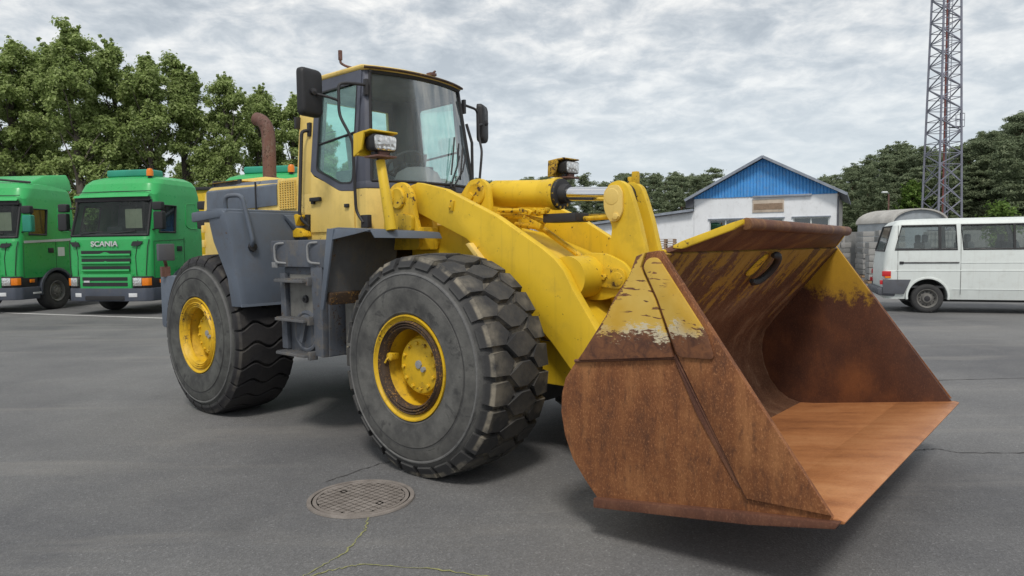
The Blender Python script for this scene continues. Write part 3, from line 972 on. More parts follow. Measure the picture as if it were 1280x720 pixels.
# --- bucket
SHELL = [(3.02, 0.455), (2.62, 0.395), (1.96, 0.298), (1.84, 0.288), (1.74, 0.312), (1.645, 0.375), (1.565, 0.475), (1.512, 0.60), (1.488, 0.73), (1.492, 0.83), (1.522, 0.92), (1.585, 1.01),
         (1.694, 1.14), (1.92, 1.405), (2.138, 1.668)]
OUTER = [(2.115, 1.685), (1.89, 1.425), (1.665, 1.165), (1.555, 1.03), (1.487, 0.935), (1.458, 0.835), (1.453, 0.725), (1.478, 0.59), (1.535, 0.455), (1.62, 0.35), (1.72, 0.245), (1.84, 0.245), (1.96, 0.262), (2.62, 0.36), (3.02, 0.435)]


def strip(m, a, b, lo, hi):
    """solid sheet between two poly-lines of equal length"""
    m.prism(list(a) + list(b)[::-1], lo, hi)


m = MB()
strip(m, SHELL[3:], OUTER[::-1][1:][1:-1] if False else [OUTER[::-1][i] for i in range(3, 15)], -1.525, 1.525)
bk = m.build('bucket', 'rust_shell', LD, angle=40)
m = MB()
strip(m, SHELL[:4], [OUTER[::-1][i] for i in range(0, 4)], -1.525, 1.525)
m.build('floor_plate', 'rust_floor', bk, angle=40)
# side plates (outer outline of the shell + straight front edge)
side = [(3.0, 0.455), (2.122, 1.688)] + OUTER[0:11] + [(1.714, 0.238), (2.62, 0.36), (3.0, 0.43)]
for s in (-1, 1):
    m = MB()
    m.prism(side, s * 1.525, s * 1.552)
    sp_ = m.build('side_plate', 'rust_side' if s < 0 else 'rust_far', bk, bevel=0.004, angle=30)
    # wear strip along the front edge, proud of the side plate
    m = MB()
    m.prism([(3.0, 0.47), (2.118, 1.690), (2.045, 1.680), (2.015, 1.60), (2.10, 1.43), (2.215, 1.155), (2.60, 0.46)], s * 1.553, s * 1.572)
    m.build('wear_strip', 'rust_side', bk, bevel=0.005)
    # painted gusset ear
    m = MB()
    m.prism([(1.595, 1.055), (2.21, 1.13), (2.10, 1.43), (2.01, 1.60), (2.04, 1.68), (1.985, 1.66), (1.94, 1.55), (1.85, 1.435), (1.79, 1.325)], s * 1.553, s * 1.582)
    m.build('gusset_plate', 'yellow_chipped', bk, bevel=0.006)
    m = MB()      # painted upper end of the wear strip
    m.prism(round2([(2.118, 1.655), (2.40, 1.262), (2.44, 1.14), (2.238, 1.135), (2.118, 1.435), (2.030, 1.605), (2.06, 1.650)], 0.03), s * 1.573, s * 1.588)
    m.build('corner_plate', 'yellow_chipped', bk, bevel=0.004)
    # base runner along the lower edge
    m = MB()
    m.prism([(1.70, 0.205), (2.62, 0.335), (3.02, 0.415), (3.04, 0.45), (2.62, 0.395), (1.70, 0.262)], s * 1.520, s * 1.585)
    m.build('base_runner', 'rust_plate', bk, bevel=0.008)
    # weld beads
    m = MB()
    m.tube([(1.56, s * 1.556, 1.045), (1.90, s * 1.556, 1.088), (2.215, s * 1.556, 1.125)], 0.010, 8)
    m.tube([(2.205, s * 1.556, 1.14), (2.40, s * 1.556, 0.80), (2.605, s * 1.556, 0.455)], 0.010, 8)
    m.build('weld_bead', 'rust_plate', bk)
m = MB()      # scuffed weld plate at the top of the diagonal seam
m.prism(round2([(2.20, 1.12), (2.26, 1.10), (2.44, 0.78), (2.60, 0.50), (2.55, 0.50), (2.33, 0.84)], 0.02), -1.553, -1.560)
m.build('weld_strip', 'rust_plate', bk, bevel=0.003)
m = MB()      # cutting edge
m.prism([(2.62, 0.395), (3.02, 0.4555), (3.055, 0.448), (3.05, 0.435), (2.62, 0.352)], -1.548, 1.548)
m.build('cutting_edge', 'rust_floor', bk, bevel=0.005)
# spill guard: a trapezoid narrower at its top with a rolled ridge
m = MB()
b0, t0 = (2.130, 1.676), (2.356, 1.828)
nrm = Vector((-(t0[1] - b0[1]), t0[0] - b0[0])).normalized() * 0.03
def gp(p, y, k): return (p[0] + nrm.x * k, y, p[1] + nrm.y * k)
m.loft([[gp(b0, -1.50, 0), gp(b0, 1.50, 0), gp(b0, 1.50, 1), gp(b0, -1.50, 1)], [gp(t0, -0.99, 0), (t0[0], 1.02, t0[1] - 0.025), (t0[0] + nrm.x, 1.02, t0[1] - 0.025 + nrm.y), gp(t0, -0.99, 1)]])
m.build('spill_guard', 'rust_guard', bk, bevel=0.006)
m = MB()
m.tube([(2.356, -1.0, 1.832), (2.356, 0.99, 1.806)], 0.036, 16)
m.build('guard_ridge', 'rust_guard', bk, bevel=0.008)
for s, zt in ((-1, 1.852), (1, 1.826)):      # painted edges of the guard
    m = MB()
    a_, b_ = Vector((2.125 + 0.02, s * 1.45, 1.712)), Vector((2.348, s * 1.01, zt))
    m.loft([[a_.lerp(b_, t) + Vector((0, dy, dz * h)) for dy, dz in ((-.017, -1), (.017, -1), (.017, .35), (-.017, .35))] for t, h in ((0, .012), (0.12, .032), (0.85, .032), (1, .02))])
    m.build('guard_edge', 'yellow_arm', bk, bevel=0.005)
m = MB()
m.tube([(2.112, -1.52, 1.683), (2.112, 1.52, 1.683)], 0.012, 8)
m.build('seam_weld', 'yellow_grimy', bk)
# curved lifting hook on the back plate
m = MB()
hk = []
d_ = Vector((2.138 - 1.92, 0, 1.668 - 1.405)).normalized()
nn_ = Vector((d_.z, 0, -d_.x))
c0 = Vector((2.055, 0.0, 1.568))
for k in range(13):
    a = R(112 - 225 * k / 12)
    hk.append(c0 + Vector((0, 1, 0)) * cos(a) * 0.105 + d_ * sin(a) * 0.125 + nn_ * (0.035 + 0.02 * sin(pi * k / 12)))
m.tube(hk, [0.016] + [0.026] * 11 + [0.016], 10)
m.build('lifting_hook', 'black_metal', bk)
m = MB()
pts = [(-0.17, -0.08), (-0.05, -0.09), (-0.01, -0.02), (-0.02, 0.10), (-0.08, 0.10), (-0.13, 0.04)]
m.loft([[tuple(c0 + Vector((0, a, 0)) + d_ * b + nn_ * h) for a, b in round2(pts, 0.04)] for h in (0.002, 0.010)])
m.build('hook_pad', 'yellow_grimy', bk)

# --- front fenders
for s in (-1, 1):
    def F(q, s=s): return (q[0], s * q[1], q[2])
    m = MB()      # roof of the fender with turned-down lips
    m.loft([[F(p) for p in ((-0.97, 0.72, 1.885), (-0.97, 1.46, 1.885), (-0.86, 1.46, 1.893), (-0.47, 1.46, 1.868), (-0.45, 1.40, 1.865), (-0.45, 0.72, 1.850))],
            [F(p) for p in ((-0.97, 0.72, 1.865), (-0.97, 1.46, 1.865), (-0.86, 1.46, 1.873), (-0.47, 1.46, 1.848), (-0.45, 1.40, 1.845), (-0.45, 0.72, 1.830))]])
    m.loft([[F(p) for p in ((-0.452, 0.72, 1.848), (-0.452, 1.46, 1.864), (-0.440, 1.46, 1.860), (-0.440, 0.72, 1.845))], [F(p) for p in ((-0.425, 0.72, 1.795), (-0.425, 1.44, 1.800), (-0.412, 1.44, 1.800), (-0.412, 0.72, 1.795))]])
    m.loft([[F(p) for p in ((-0.97, 1.462, 1.884), (-0.44, 1.462, 1.862), (-0.44, 1.447, 1.862), (-0.97, 1.447, 1.884))], [F(p) for p in ((-0.95, 1.475, 1.79), (-0.60, 1.475, 1.835), (-0.60, 1.46, 1.835), (-0.95, 1.46, 1.79))]])
    fd = m.build('front_fender', 'blue_grey', LD, bevel=0.004)
    m = MB()      # rear flap and its side lip
    m.loft([[F(p) for p in ((-0.985, 0.72, 1.88), (-0.985, 1.455, 1.88), (-0.970, 1.455, 1.88), (-0.970, 0.72, 1.88))], [F(p) for p in ((-1.10, 0.72, 1.27), (-1.10, 1.455, 1.27), (-1.085, 1.455, 1.27), (-1.085, 0.72, 1.27))]])
    m.build('mud_flap', 'dirty_grey', fd)
    m = MB()
    m.loft([[F(p) for p in ((-0.99, 1.456, 1.886), (-0.90, 1.456, 1.88), (-0.90, 1.476, 1.88), (-0.99, 1.476, 1.886))], [F(p) for p in ((-1.12, 1.456, 1.21), (-1.075, 1.456, 1.21), (-1.075, 1.476, 1.21), (-1.12, 1.476, 1.21))]])
    m.build('side_lip', 'blue_grey', fd, bevel=0.004)
    m = MB()
    m.box((-1.05, s * 1.10, 1.30), (0.05, 0.66, 0.10), (0, R(10), 0))
    m.build('flap_stiffener', 'rim_rust', fd, bevel=0.005)
    # lamp post with work lamp
    m = MB()
    m.tube([F((-0.43 if s < 0 else -0.66, 1.26, 1.86)), F((-0.535 if s < 0 else -0.575, 1.27, 2.42))], [0.045, 0.037], 18)
    lp = m.build('lamp_post', 'yellow_arm', LD, bevel=0.006)
    m = MB()
    cx, cy, czz = -0.53, 1.27, 2.44
    m.box((cx, s * cy, czz + 0.005), (0.16, 0.20, 0.016)); m.box((cx + 0.02, s * cy, czz + 0.03), (0.06, 0.10, 0.05))
    m.build('bracket', 'stack_rust', lp, bevel=0.004)
    m = MB()      # hood: back, side cheek and roof
    m.prism(round2([(cx - 0.17, czz + 0.02), (cx - 0.16, czz + 0.19), (cx + 0.05, czz + 0.21), (cx + 0.05, czz + 0.195), (cx - 0.145, czz + 0.175), (cx - 0.10, czz + 0.02)], 0.01), s * cy - 0.14, s * cy + 0.14)
    m.prism([(cx - 0.16, czz + 0.01), (cx - 0.155, czz + 0.19), (cx - 0.02, czz + 0.205), (cx - 0.06, czz + 0.06)], s * cy - 0.145, s * cy - 0.125)
    m.prism([(cx - 0.16, czz + 0.01), (cx - 0.155, czz + 0.19), (cx - 0.02, czz + 0.205), (cx - 0.06, czz + 0.06)], s * cy + 0.145, s * cy + 0.125)
    m.build('lamp_hood', 'yellow_arm' if s < 0 else 'hood_rusty', lp, bevel=0.005)
    m = MB()
    oc_ = round2([(s * cy - 0.115, czz + 0.045), (s * cy + 0.115, czz + 0.045), (s * cy + 0.125, czz + 0.175), (s * cy - 0.125, czz + 0.175)], 0.035)
    ic_ = [(s * cy + (a - s * cy) * 0.8, czz + 0.11 + (b - czz - 0.11) * 0.8) for a, b in oc_]
    m.loft([[(cx - 0.07, a, b) for a, b in ic_], [(cx + 0.02, a, b) for a, b in oc_], [(cx + 0.06, a, b) for a, b in oc_]])
    m.build('lamp_housing', 'black_plastic', lp, bevel=0.004)
    m = MB()
    lc_ = [(s * cy + (a - s * cy) * 0.90, czz + 0.11 + (b - czz - 0.11) * 0.88) for a, b in oc_]
    l2_ = [(s * cy + (a - s * cy) * 0.78, czz + 0.11 + (b - czz - 0.11) * 0.74) for a, b in oc_]
    m.loft([[(cx + 0.058, a, b) for a, b in lc_], [(cx + 0.066, a, b) for a, b in lc_], [(cx + 0.070, a, b) for a, b in l2_]])
    m.build('lamp_lens', 'lamp_lens', lp)
    m = MB()
    m.box((cx - 0.0, s * cy, czz + 0.028), (0.05, 0.16, 0.03)); m.tube([F((cx - 0.04, cy, czz + 0.03)), F((cx - 0.02, cy, czz - 0.10))], 0.012, 8)
    m.build('lamp_bracket', 'black_metal', lp, bevel=0.004)

# --- rear fenders
for s in (-1, 1):
    def F(q, s=s): return (q[0], s * q[1], q[2])
    m = MB()
    # forward wall as a curved sheet, leaning, folded back round its outer side
    rings = []
    for z, vo, uu in ((2.115, 1.60, -2.52), (2.08, 1.595, -2.485), (1.95, 1.575, -2.47), (1.80, 1.545, -2.465), (1.45, 1.50, -2.455), (1.165, 1.465, -2.44)):
        back = -2.78 if z > 1.75 else -2.62
        if z > 2.1: back = -2.8
        P = [(back, vo, z), (uu - 0.07, vo, z), (uu - 0.02, vo - 0.02, z), (uu, vo - 0.07, z), (uu, 1.1, z), (uu, 0.70, z)]
        Q = [(uu - 0.03, 0.70, z), (uu - 0.03, 1.1, z), (uu - 0.03, vo - 0.07, z), (uu - 0.05, vo - 0.04, z), (uu - 0.07, vo - 0.025, z), (back, vo - 0.025, z)]
        rings.append([F(p) for p in P + Q])
    m.loft(rings)
    rf = m.build('rear_fender', 'blue_grey', LD, bevel=0.004, angle=45)
    m = MB()
    m.loft([[F(p) for p in ((-3.12, 0.72, 2.10), (-3.12, 1.60, 2.10), (-2.56, 1.60, 2.115), (-2.49, 1.56, 2.11), (-2.49, 0.72, 2.11))], [F(p) for p in ((-3.12, 0.72, 2.0), (-3.12, 1.60, 2.0), (-2.56, 1.60, 2.03), (-2.50, 1.56, 2.03), (-2.50, 0.72, 2.03))]])
    m.build('fender_shelf', 'blue_grey', rf, bevel=0.02)
    m = MB()
    m.tube(fillet([F(p) for p in ((-2.60, 1.50, 2.10), (-2.58, 1.52, 2.24), (-2.44, 1.42, 2.245), (-2.40, 1.34, 1.80), (-2.45, 1.33, 1.755))], 0.06), 0.022, 12)
    m.build('grab_handle', 'blue_grey', rf)
    m = MB()
    m.lathe([(0, 0.045), (0.03, 0.042), (0.032, 0.0001)], F((-2.46, 1.32, 1.745)), axis='x', n=8, cap=False)
    m.build('handle_nut', 'black_metal', rf)
    m = MB()
    m.loft([[F(p) for p in ((-2.46, 0.74, 2.07), (-2.46, 0.98, 2.07), (-2.45, 0.74, 1.74))], [F(p) for p in ((-2.44, 0.74, 2.07), (-2.44, 0.96, 2.06), (-2.36, 0.74, 1.80))]])
    m.build('fender_gusset', 'blue_grey', rf, bevel=0.006)
    m = MB(); m.loft([[F(p) for p in ((-2.453, 1.46, 1.19), (-2.453, 0.72, 1.19), (-2.435, 0.72, 1.19), (-2.435, 1.46, 1.19))], [F(p) for p in ((-2.448, 1.462, 1.165), (-2.448, 0.72, 1.165), (-2.428, 0.72, 1.165), (-2.428, 1.462, 1.165))]]); m.build('edge_strip', 'blue_grey', rf)

# --- step box / tank on the near side, mirrored on the far side
for s in (-1, 1):
    def F(q, s=s): return (q[0], s * q[1], q[2])
    m = MB()
    m.prism(round2([(-2.06, 1.80), (-2.04, 1.56), (-1.10, 1.555), (-1.10, 1.80)], 0.02), s * 0.72, s * 1.36)
    sb = m.build('platform_box', 'dirty_blue', LD, bevel=0.012)
    m = MB()
    m.box((-1.985, s * 1.363, 1.575), (0.10, 0.012, 0.05))
    m.build('corner_tab', 'grey_steel', sb, bevel=0.004)
    for u in (-1.93, -1.40):
        m = MB()
        m.tube(fillet([F(p) for p in ((u + 0.10, 1.355, 1.775), (u - 0.02, 1.385, 1.77), (u - 0.015, 1.385, 1.60), (u + 0.13, 1.355, 1.59))], 0.05), 0.011, 8)
        m.build('handle', 'grey_steel', sb)
    m = MB()
    m.prism(round2([(-1.93, 1.555), (-1.93, 0.79), (-1.25, 0.77), (-1.22, 1.555)], 0.015), s * 0.75, s * 1.30)
    m.prism([(-1.42, 1.56), (-1.38, 0.78), (-1.26, 0.77), (-1.25, 1.56)], s * 1.30, s * 1.36)
    m.prism([(-1.94, 1.50), (-1.93, 0.80), (-1.84, 0.80), (-1.86, 1.50)], s * 1.30, s * 1.345)
    lb = m.build('ladder_box', 'dirty_blue', LD, bevel=0.008)
    m = MB()
    m.box((-1.62, s * 1.303, 1.27), (0.42, 0.01, 0.44))
    m.build('access_panel', 'dusty_panel', lb, bevel=0.003)
    for z, u0 in ((1.435, -2.0), (1.085, -1.96), (0.775, -1.94)):
        m = MB()
        m.box((-1.66, s * 1.375, z), (0.46, 0.13, 0.026))
        for k in range(9):
            m.box((-1.66 - 0.20 + 0.05 * k, s * 1.375, z + 0.016), (0.016, 0.125, 0.010))
        m.box((-1.42, s * 1.36, z), (0.04, 0.08, 0.075))
        m.build('step', 'dirty_grey', lb, bevel=0.004)
    m = MB()
    m.lathe([(s * 1.305, 0.19), (s * 1.325, 0.185), (s * 1.33, 0.165), (s * 1.322, 0.15), (s * 1.328, 0.14), (s * 1.330, 0.0001)], (-1.57, 0, 0.98), n=36, cap=False)
    m.box((-1.57, s * 1.34, 0.98), (0.05, 0.04, 0.20), (0, R(20), 0))
    m.build('hatch', 'dirty_blue', lb)
    m = MB()
    m.lathe([(s * 1.305, 0.035), (s * 1.33, 0.033), (s * 1.335, 0.015), (s * 1.35, 0.012), (s * 1.351, 0.0001)], (-1.57, 0, 1.27), n=16, cap=False)
    m.build('filler_cap', 'black_metal', lb)
    m = MB()      # battery box beside the ladder, further in
    m.prism(round2([(-1.21, 1.26), (-1.21, 0.70), (-0.98, 0.72), (-0.90, 0.90), (-0.90, 1.26)], 0.03), s * 0.60, s * 1.16)
    m.build('side_box', 'dusty_panel', lb, bevel=0.02)

# --- engine hood and rear end
m = MB()
m.prism(round2([(-4.62, 1.45), (-4.62, 2.20), (-4.56, 2.42), (-4.40, 2.475), (-2.92, 2.435), (-2.92, 1.45)], [0, 0.05, 0.05, 0.05, 0, 0]), -0.74, 0.74)
hd = m.build('engine_hood', 'yellow_faded', LD, bevel=0.02)
for s in (-1, 1):
    m = MB()     # grey upper flank panels
    m.loft([[(u, s * v, z) for u, v, z in ((-4.50, 0.742, 2.17), (-3.36, 0.742, 2.185), (-3.36, 0.755, 2.185), (-4.50, 0.755, 2.17))],
            [(u, s * v, z) for u, v, z in ((-4.50, 0.742, 2.42), (-3.36, 0.742, 2.41), (-3.36, 0.755, 2.41), (-4.50, 0.755, 2.42))],
            [(u, s * v, z) for u, v, z in ((-4.46, 0.66, 2.497), (-3.36, 0.66, 2.473), (-3.36, 0.68, 2.49), (-4.46, 0.68, 2.51))]])
    m.build('flank_panel', 'blue_grey', hd, bevel=0.006)
    m = MB()
    m.loft([[(u, s * v, z) for u, v, z in ((-3.34, 0.742, 2.185), (-2.93, 0.742, 2.195), (-2.93, 0.755, 2.195), (-3.34, 0.755, 2.185))],
            [(u, s * v, z) for u, v, z in ((-3.34, 0.742, 2.41), (-2.93, 0.742, 2.41), (-2.93, 0.755, 2.41), (-3.34, 0.755, 2.41))],
            [(u, s * v, z) for u, v, z in ((-3.34, 0.66, 2.473), (-2.93, 0.66, 2.465), (-2.93, 0.68, 2.48), (-3.34, 0.68, 2.49))]])
    m.build('flank_panel', 'blue_grey', hd, bevel=0.006)
    m = MB(); m.box((-3.35, s * 0.757, 2.25), (0.02, 0.012, 0.44)); m.build('seam_strip', 'black_plastic', hd)
    m = MB()     # stepped catches at the rear edge
    for z in (1.98, 1.80, 1.62): m.box((-4.62, s * 0.74, z), (0.05, 0.05, 0.09))
    m.build('catch', 'yellow_faded', hd, bevel=0.008)
m = MB()      # raised radiator cowl with an open slot
m.prism([(-4.46, 2.47), (-4.44, 2.56), (-4.40, 2.56), (-4.40, 2.47)], -0.70, 0.10)
for v in (-0.68, -0.30, 0.08): m.box((-4.10, v, 2.50), (0.60, 0.025, 0.08))
m.build('radiator_cowl', 'black_metal', hd)
m = MB()
m.loft([[(-4.52, -0.74, 2.525), (-3.85, -0.74, 2.525), (-3.85, 0.14, 2.525), (-4.52, 0.14, 2.525)], [(-4.45, -0.30, 2.60), (-3.9, -0.30, 2.60), (-3.9, 0.12, 2.59), (-4.45, 0.12, 2.59)]])
m.build('cowl_top', 'yellow_faded', hd, bevel=0.012)
# intake box with a louvre grille behind the cab
m = MB()
m.box((-2.73, 0, 1.96), (0.40, 1.48, 1.02))
ib = m.build('intake_box', 'yellow_faded', LD, bevel=0.015)
for s in (-1, 1):
    m = MB(); m.box((-2.715, s * 0.742, 2.29), (0.29, 0.012, 0.30)); m.build('grille_backing', 'black_metal', ib)
    for k in range(12):
        m = MB(); m.box((-2.715, s * 0.752, 2.155 + 0.0245 * k), (0.30, 0.022, 0.010), (s * R(-25), 0, 0)); m.build('louvre', 'yellow_faded', ib)
    m = MB()
    for k in range(7): m.box((-2.86 + 0.048 * k, s * 0.755, 2.29), (0.008, 0.024, 0.30))
    m.build('grille_rib', 'yellow_faded', ib)
# counterweight and rear lamps
m = MB()
m.prism(round2([(-4.80, 0.80), (-4.80, 1.42), (-4.40, 1.42), (-4.30, 1.25), (-4.30, 0.90), (-4.5, 0.78)], 0.06), -1.22, 1.22)
m.build('counterweight', 'blue_grey', LD, bevel=0.03)
for s in (-1, 1):
    m = MB(); m.tube(fillet([(-4.66, s * 1.20, 1.40), (-4.66, s * 1.20, 1.55), (-4.60, s * 1.24, 1.60), (-4.60, s * 1.24, 1.68)], 0.04), 0.02, 8)
    m.box((-4.64, s * 1.22, 1.47), (0.05, 0.10, 0.12))
    rb = m.build('rear_lamp_post', 'stack_rust', LD)
    m = MB(); m.box((-4.61, s * 1.22, 1.70), (0.06, 0.19, 0.20)); m.build('rear_lamp', 'van_cladding', rb, bevel=0.012)
# exhaust stack
m = MB()
pth = smooth_path([(-4.32, 0, 2.40), (-4.32, 0, 2.85), (-4.32, 0, 3.12), (-4.34, -0.01, 3.27), (-4.41, -0.03, 3.36), (-4.51, -0.05, 3.40)], 6)
m.tube(pth, 0.084, 20, cap=False)
m.tube([p + Vector((0, 0, 0.0)) for p in pth], 0.076, 20, cap=False)
es = m.build('exhaust_stack', 'stack_rust', LD, angle=60)
m = MB(); m.lathe([(2.60, 0.084), (2.60, 0.108), (2.64, 0.108), (2.64, 0.084)], (-4.32, 0, 0), axis='z', n=24); m.box((-4.46, 0, 2.61), (0.12, 0.05, 0.03))
m.build('clamp', 'stack_rust', es, bevel=0.004)

# --- cab
HB, HT, Z0, Z1 = 0.75, 0.64, 2.30, 3.42


def hw(z): return HB if z <= Z0 else HB - (HB - HT) * (z - Z0) / (Z1 - Z0)


def fu(s, z):       # u of the bulging front at lateral share s
    k = max(0.0, (z - 2.3) / 1.12)
    return -1.40 - 0.12 * k + (0.17 - 0.02 * k) * (1 - abs(s) ** 2.2)


def side_pt(u, z, s, off=0.0): return (u, s * (hw(z) + off), z)


def front_ring(z, extra=0.0, rear=-2.55, hwx=0.0, n=12):
    P = [(rear, -(hw(z) + hwx), z)]
    for i in range(n + 1):
        s = -1 + 2 * i / n
        P.append((fu(s, z) + extra, s * (hw(z) + hwx), z))
    P.append((rear, hw(z) + hwx, z))
    return P


m = MB()
m.loft([front_ring(1.70), front_ring(1.87), front_ring(2.285)])
cab = m.build('cab', 'yellow_faded', LD, bevel=0.012)
m = MB(); m.box((-2.0, 0, 1.66), (1.1, 1.3, 0.25)); m.build('cab_floor', 'black_metal', cab)
# dark belt under the windows (follows the front)
m = MB(); m.loft([front_ring(2.286, 0.004, -1.545, 0.002), front_ring(2.352, 0.004, -1.545, 0.002)]); m.build('sill', 'dark_frame', cab, bevel=0.006)


def quad_frame(m, outer, inner, s, t0, t1):
    """flat frame on the cab side between two loops of (u,z)"""
    n = len(outer)
    for i in range(n):
        j = (i + 1) % n
        m.loft([[side_pt(*outer[i], s, t) if k < 2 else None for k in range(0)] or [side_pt(*outer[i], s, t0), side_pt(*outer[j], s, t0), side_pt(*inner[j], s, t0), side_pt(*inner[i], s, t0)],
                [side_pt(*outer[i], s, t1), side_pt(*outer[j], s, t1), side_pt(*inner[j], s, t1), side_pt(*inner[i], s, t1)]])


for s in (-1, 1):
    # yellow rear pillar
    m = MB()
    m.loft([[(-2.56, s * (HB - 0.10), 2.28), (-2.56, s * HB, 2.28), (-2.30, s * HB, 2.28), (-2.30, s * (HB - 0.10), 2.28)],
            [(-2.58, s * (HT - 0.10), 3.44), (-2.58, s * HT, 3.44), (-2.30, s * HT, 3.44), (-2.30, s * (HT - 0.10), 3.44)]])
    m.build('rear_pillar', 'yellow_faded', cab, bevel=0.012)
    # door: lower yellow skin, dark frame, glass
    m = MB()
    low = round2([(-2.29, 1.885), (-2.29, 2.50), (-2.235, 2.45), (-2.05, 2.385), (-1.79, 2.275), (-1.565, 2.262), (-1.565, 1.885)], [0.03, 0, 0, 0.05, 0.05, 0, 0.03])
    m.loft([[side_pt(u, z, s, 0.002) for u, z in low], [side_pt(u, z, s, 0.018) for u, z in low]])
    dr = m.build('door', 'yellow_faded', cab, bevel=0.006)
    m = MB()
    inner = [(-2.205, 3.30), (-1.595, 3.315), (-1.585, 2.335), (-1.79, 2.345), (-2.04, 2.445), (-2.205, 2.505)]
    outer = [(-2.298, 3.415), (-1.545, 3.42), (-1.545, 2.265), (-1.795, 2.28), (-2.055, 2.39), (-2.298, 2.49)]
    ri, ro = round2(inner, 0.05, 3), round2(outer, 0.03, 3)
    quad_frame(m, ro, ri, s, -0.035, 0.012)
    m.build('door_frame', 'dark_frame', dr)
    m = MB()
    m.loft([[side_pt(u, z, s, -0.006) for u, z in ri], [side_pt(u, z, s, -0.001) for u, z in ri]])
    m.build('door_glass', 'cab_glass', dr)
    m = MB()   # rubber seal
    r2 = [(-1.9 + (u + 1.9) * 0.955, 2.85 + (z - 2.85) * 0.965) for u, z in ri]
    quad_frame(m, ri, r2, s, -0.004, 0.015)
    m.build('seal', 'black_plastic', dr)
    m = MB(); m.box((-2.165, s * 0.785, 2.215), (0.17, 0.035, 0.04)); m.box((-2.22, s * 0.775, 2.20), (0.05, 0.03, 0.06)); m.build('handle', 'black_plastic', dr, bevel=0.008)
    m = MB(); m.box((-1.66, s * 0.775, 2.13), (0.06, 0.03, 0.035)); m.build('latch', 'black_plastic', dr, bevel=0.006)
    # front corner post
    m = MB()
    m.loft([[(-1.545, s * (hw(z) - 0.10), z), (-1.545, s * hw(z), z), (fu(1, z) - 0.02, s * hw(z), z), (fu(1, z), s * (hw(z) - 0.012), z), (fu(0.93, z), s * hw(z) * 0.93, z), (fu(0.93, z) - 0.07, s * hw(z) * 0.93, z)] for z in (2.30, 2.85, 3.42)])
    m.build('front_pillar', 'dark_frame', cab, bevel=0.006)
    # grab rail on the rear pillar
    m = MB()
    m.tube(fillet([side_pt(-2.36, 2.93, s, 0.0), side_pt(-2.38, 2.92, s, 0.09), side_pt(-2.37, 2.04, s, 0.09), side_pt(-2.31, 1.95, s, 0.02)], 0.06), 0.018, 10)
    m.build('grab_rail', 'black_metal', cab)
    m = MB()
    m.box(side_pt(-2.36, 2.94, s, 0.012), (0.05, 0.03, 0.14)); m.box(side_pt(-2.33, 1.99, s, 0.02), (0.06, 0.04, 0.16))
    m.box((-2.57, s * 0.70, 3.03), (0.04, 0.06, 0.12))
    m.build('rail_bracket', 'black_metal', cab, bevel=0.005)
    # mirror with its stay
    m = MB()
    top = (-1.56, hw(3.22), 3.27)
    path = [(-1.47, hw(3.27), 3.26), (-1.50, 0.86, 3.25), (-1.53, 0.93, 3.235), (-1.52, 0.94, 2.95), (-1.44, 0.90, 2.79), (-1.42, 0.87, 2.70), (-1.46, 0.82, 2.06), (-1.38, 0.80, 1.96)]
    m.tube(fillet([(a, s * b, c) for a, b, c in path], 0.07), 0.014, 10)
    m.tube(fillet([(-1.525, s * 0.935, 3.08), (-1.55, s * 1.0, 3.10), (-1.62, s * 1.13, 3.13)], 0.04), 0.012, 10)
    mi = m.build('mirror', 'black_metal', cab)
    m = MB()
    m.box((-1.475, s * (hw(3.27) + 0.004), 3.24), (0.045, 0.03, 0.15)); m.box((-1.37, s * 0.775, 1.97), (0.10, 0.05, 0.12))
    m.build('stay_bracket', 'black_metal', mi, bevel=0.004)
    m = MB()
    rr_ = round2([(-0.124, -0.215), (0.124, -0.215), (0.124, 0.215), (-0.124, 0.215)], 0.05)
    M = Euler((0, 0, R(8) if s < 0 else R(28))).to_matrix()
    oc3 = Vector((-1.665, s * 1.15, 3.14))
    m.loft([[tuple(oc3 + M @ Vector((dx, a * k, b * k))) for a, b in rr_] for dx, k in ((-0.03, 1.0), (0.015, 1.0), (0.04, 0.93), (0.05, 0.8))])
    m.build('mirror_housing', 'black_plastic', mi, bevel=0.004)
    m = MB()
    m.loft([[tuple(oc3 + M @ Vector((dx, a * 0.92, b * 0.95))) for a, b in rr_] for dx in (-0.032, -0.036)])
    m.build('mirror_glass', 'mirror_glass', mi)
    m = MB(); m.lathe([(0.03, 0.035), (0.075, 0.03), (0.085, 0.0001)], tuple(oc3), axis='x', n=12, cap=False); m.build('ball_joint', 'black_metal', mi)

# rear wall with window
m = MB()
ro = [(-0.66, 2.28), (0.66, 2.28), (0.60, 3.43), (-0.60, 3.43)]
ri = [(-0.50, 2.45), (0.50, 2.45), (0.47, 3.28), (-0.47, 3.28)]
for i in range(4):
    j = (i + 1) % 4
    m.loft([[(-2.56, *ro[i]), (-2.56, *ro[j]), (-2.56, *ri[j]), (-2.56, *ri[i])], [(-2.52, *ro[i]), (-2.52, *ro[j]), (-2.52, *ri[j]), (-2.52, *ri[i])]])
m.build('rear_wall', 'yellow_faded', cab)
m = MB(); m.loft([[(-2.545, *p) for p in ri], [(-2.538, *p) for p in ri]]); m.build('rear_glass', 'cab_glass', cab)
m = MB()     # dark lining inside the rear of the cab
ro = [(-0.70, 2.30), (0.70, 2.30), (0.60, 3.41), (-0.60, 3.41)]
for i in range(4):
    j = (i + 1) % 4
    m.loft([[(-2.515, *ro[i]), (-2.515, *ro[j]), (-2.515, *ri[j]), (-2.515, *ri[i])], [(-2.50, *ro[i]), (-2.50, *ro[j]), (-2.50, *ri[j]), (-2.50, *ri[i])]])
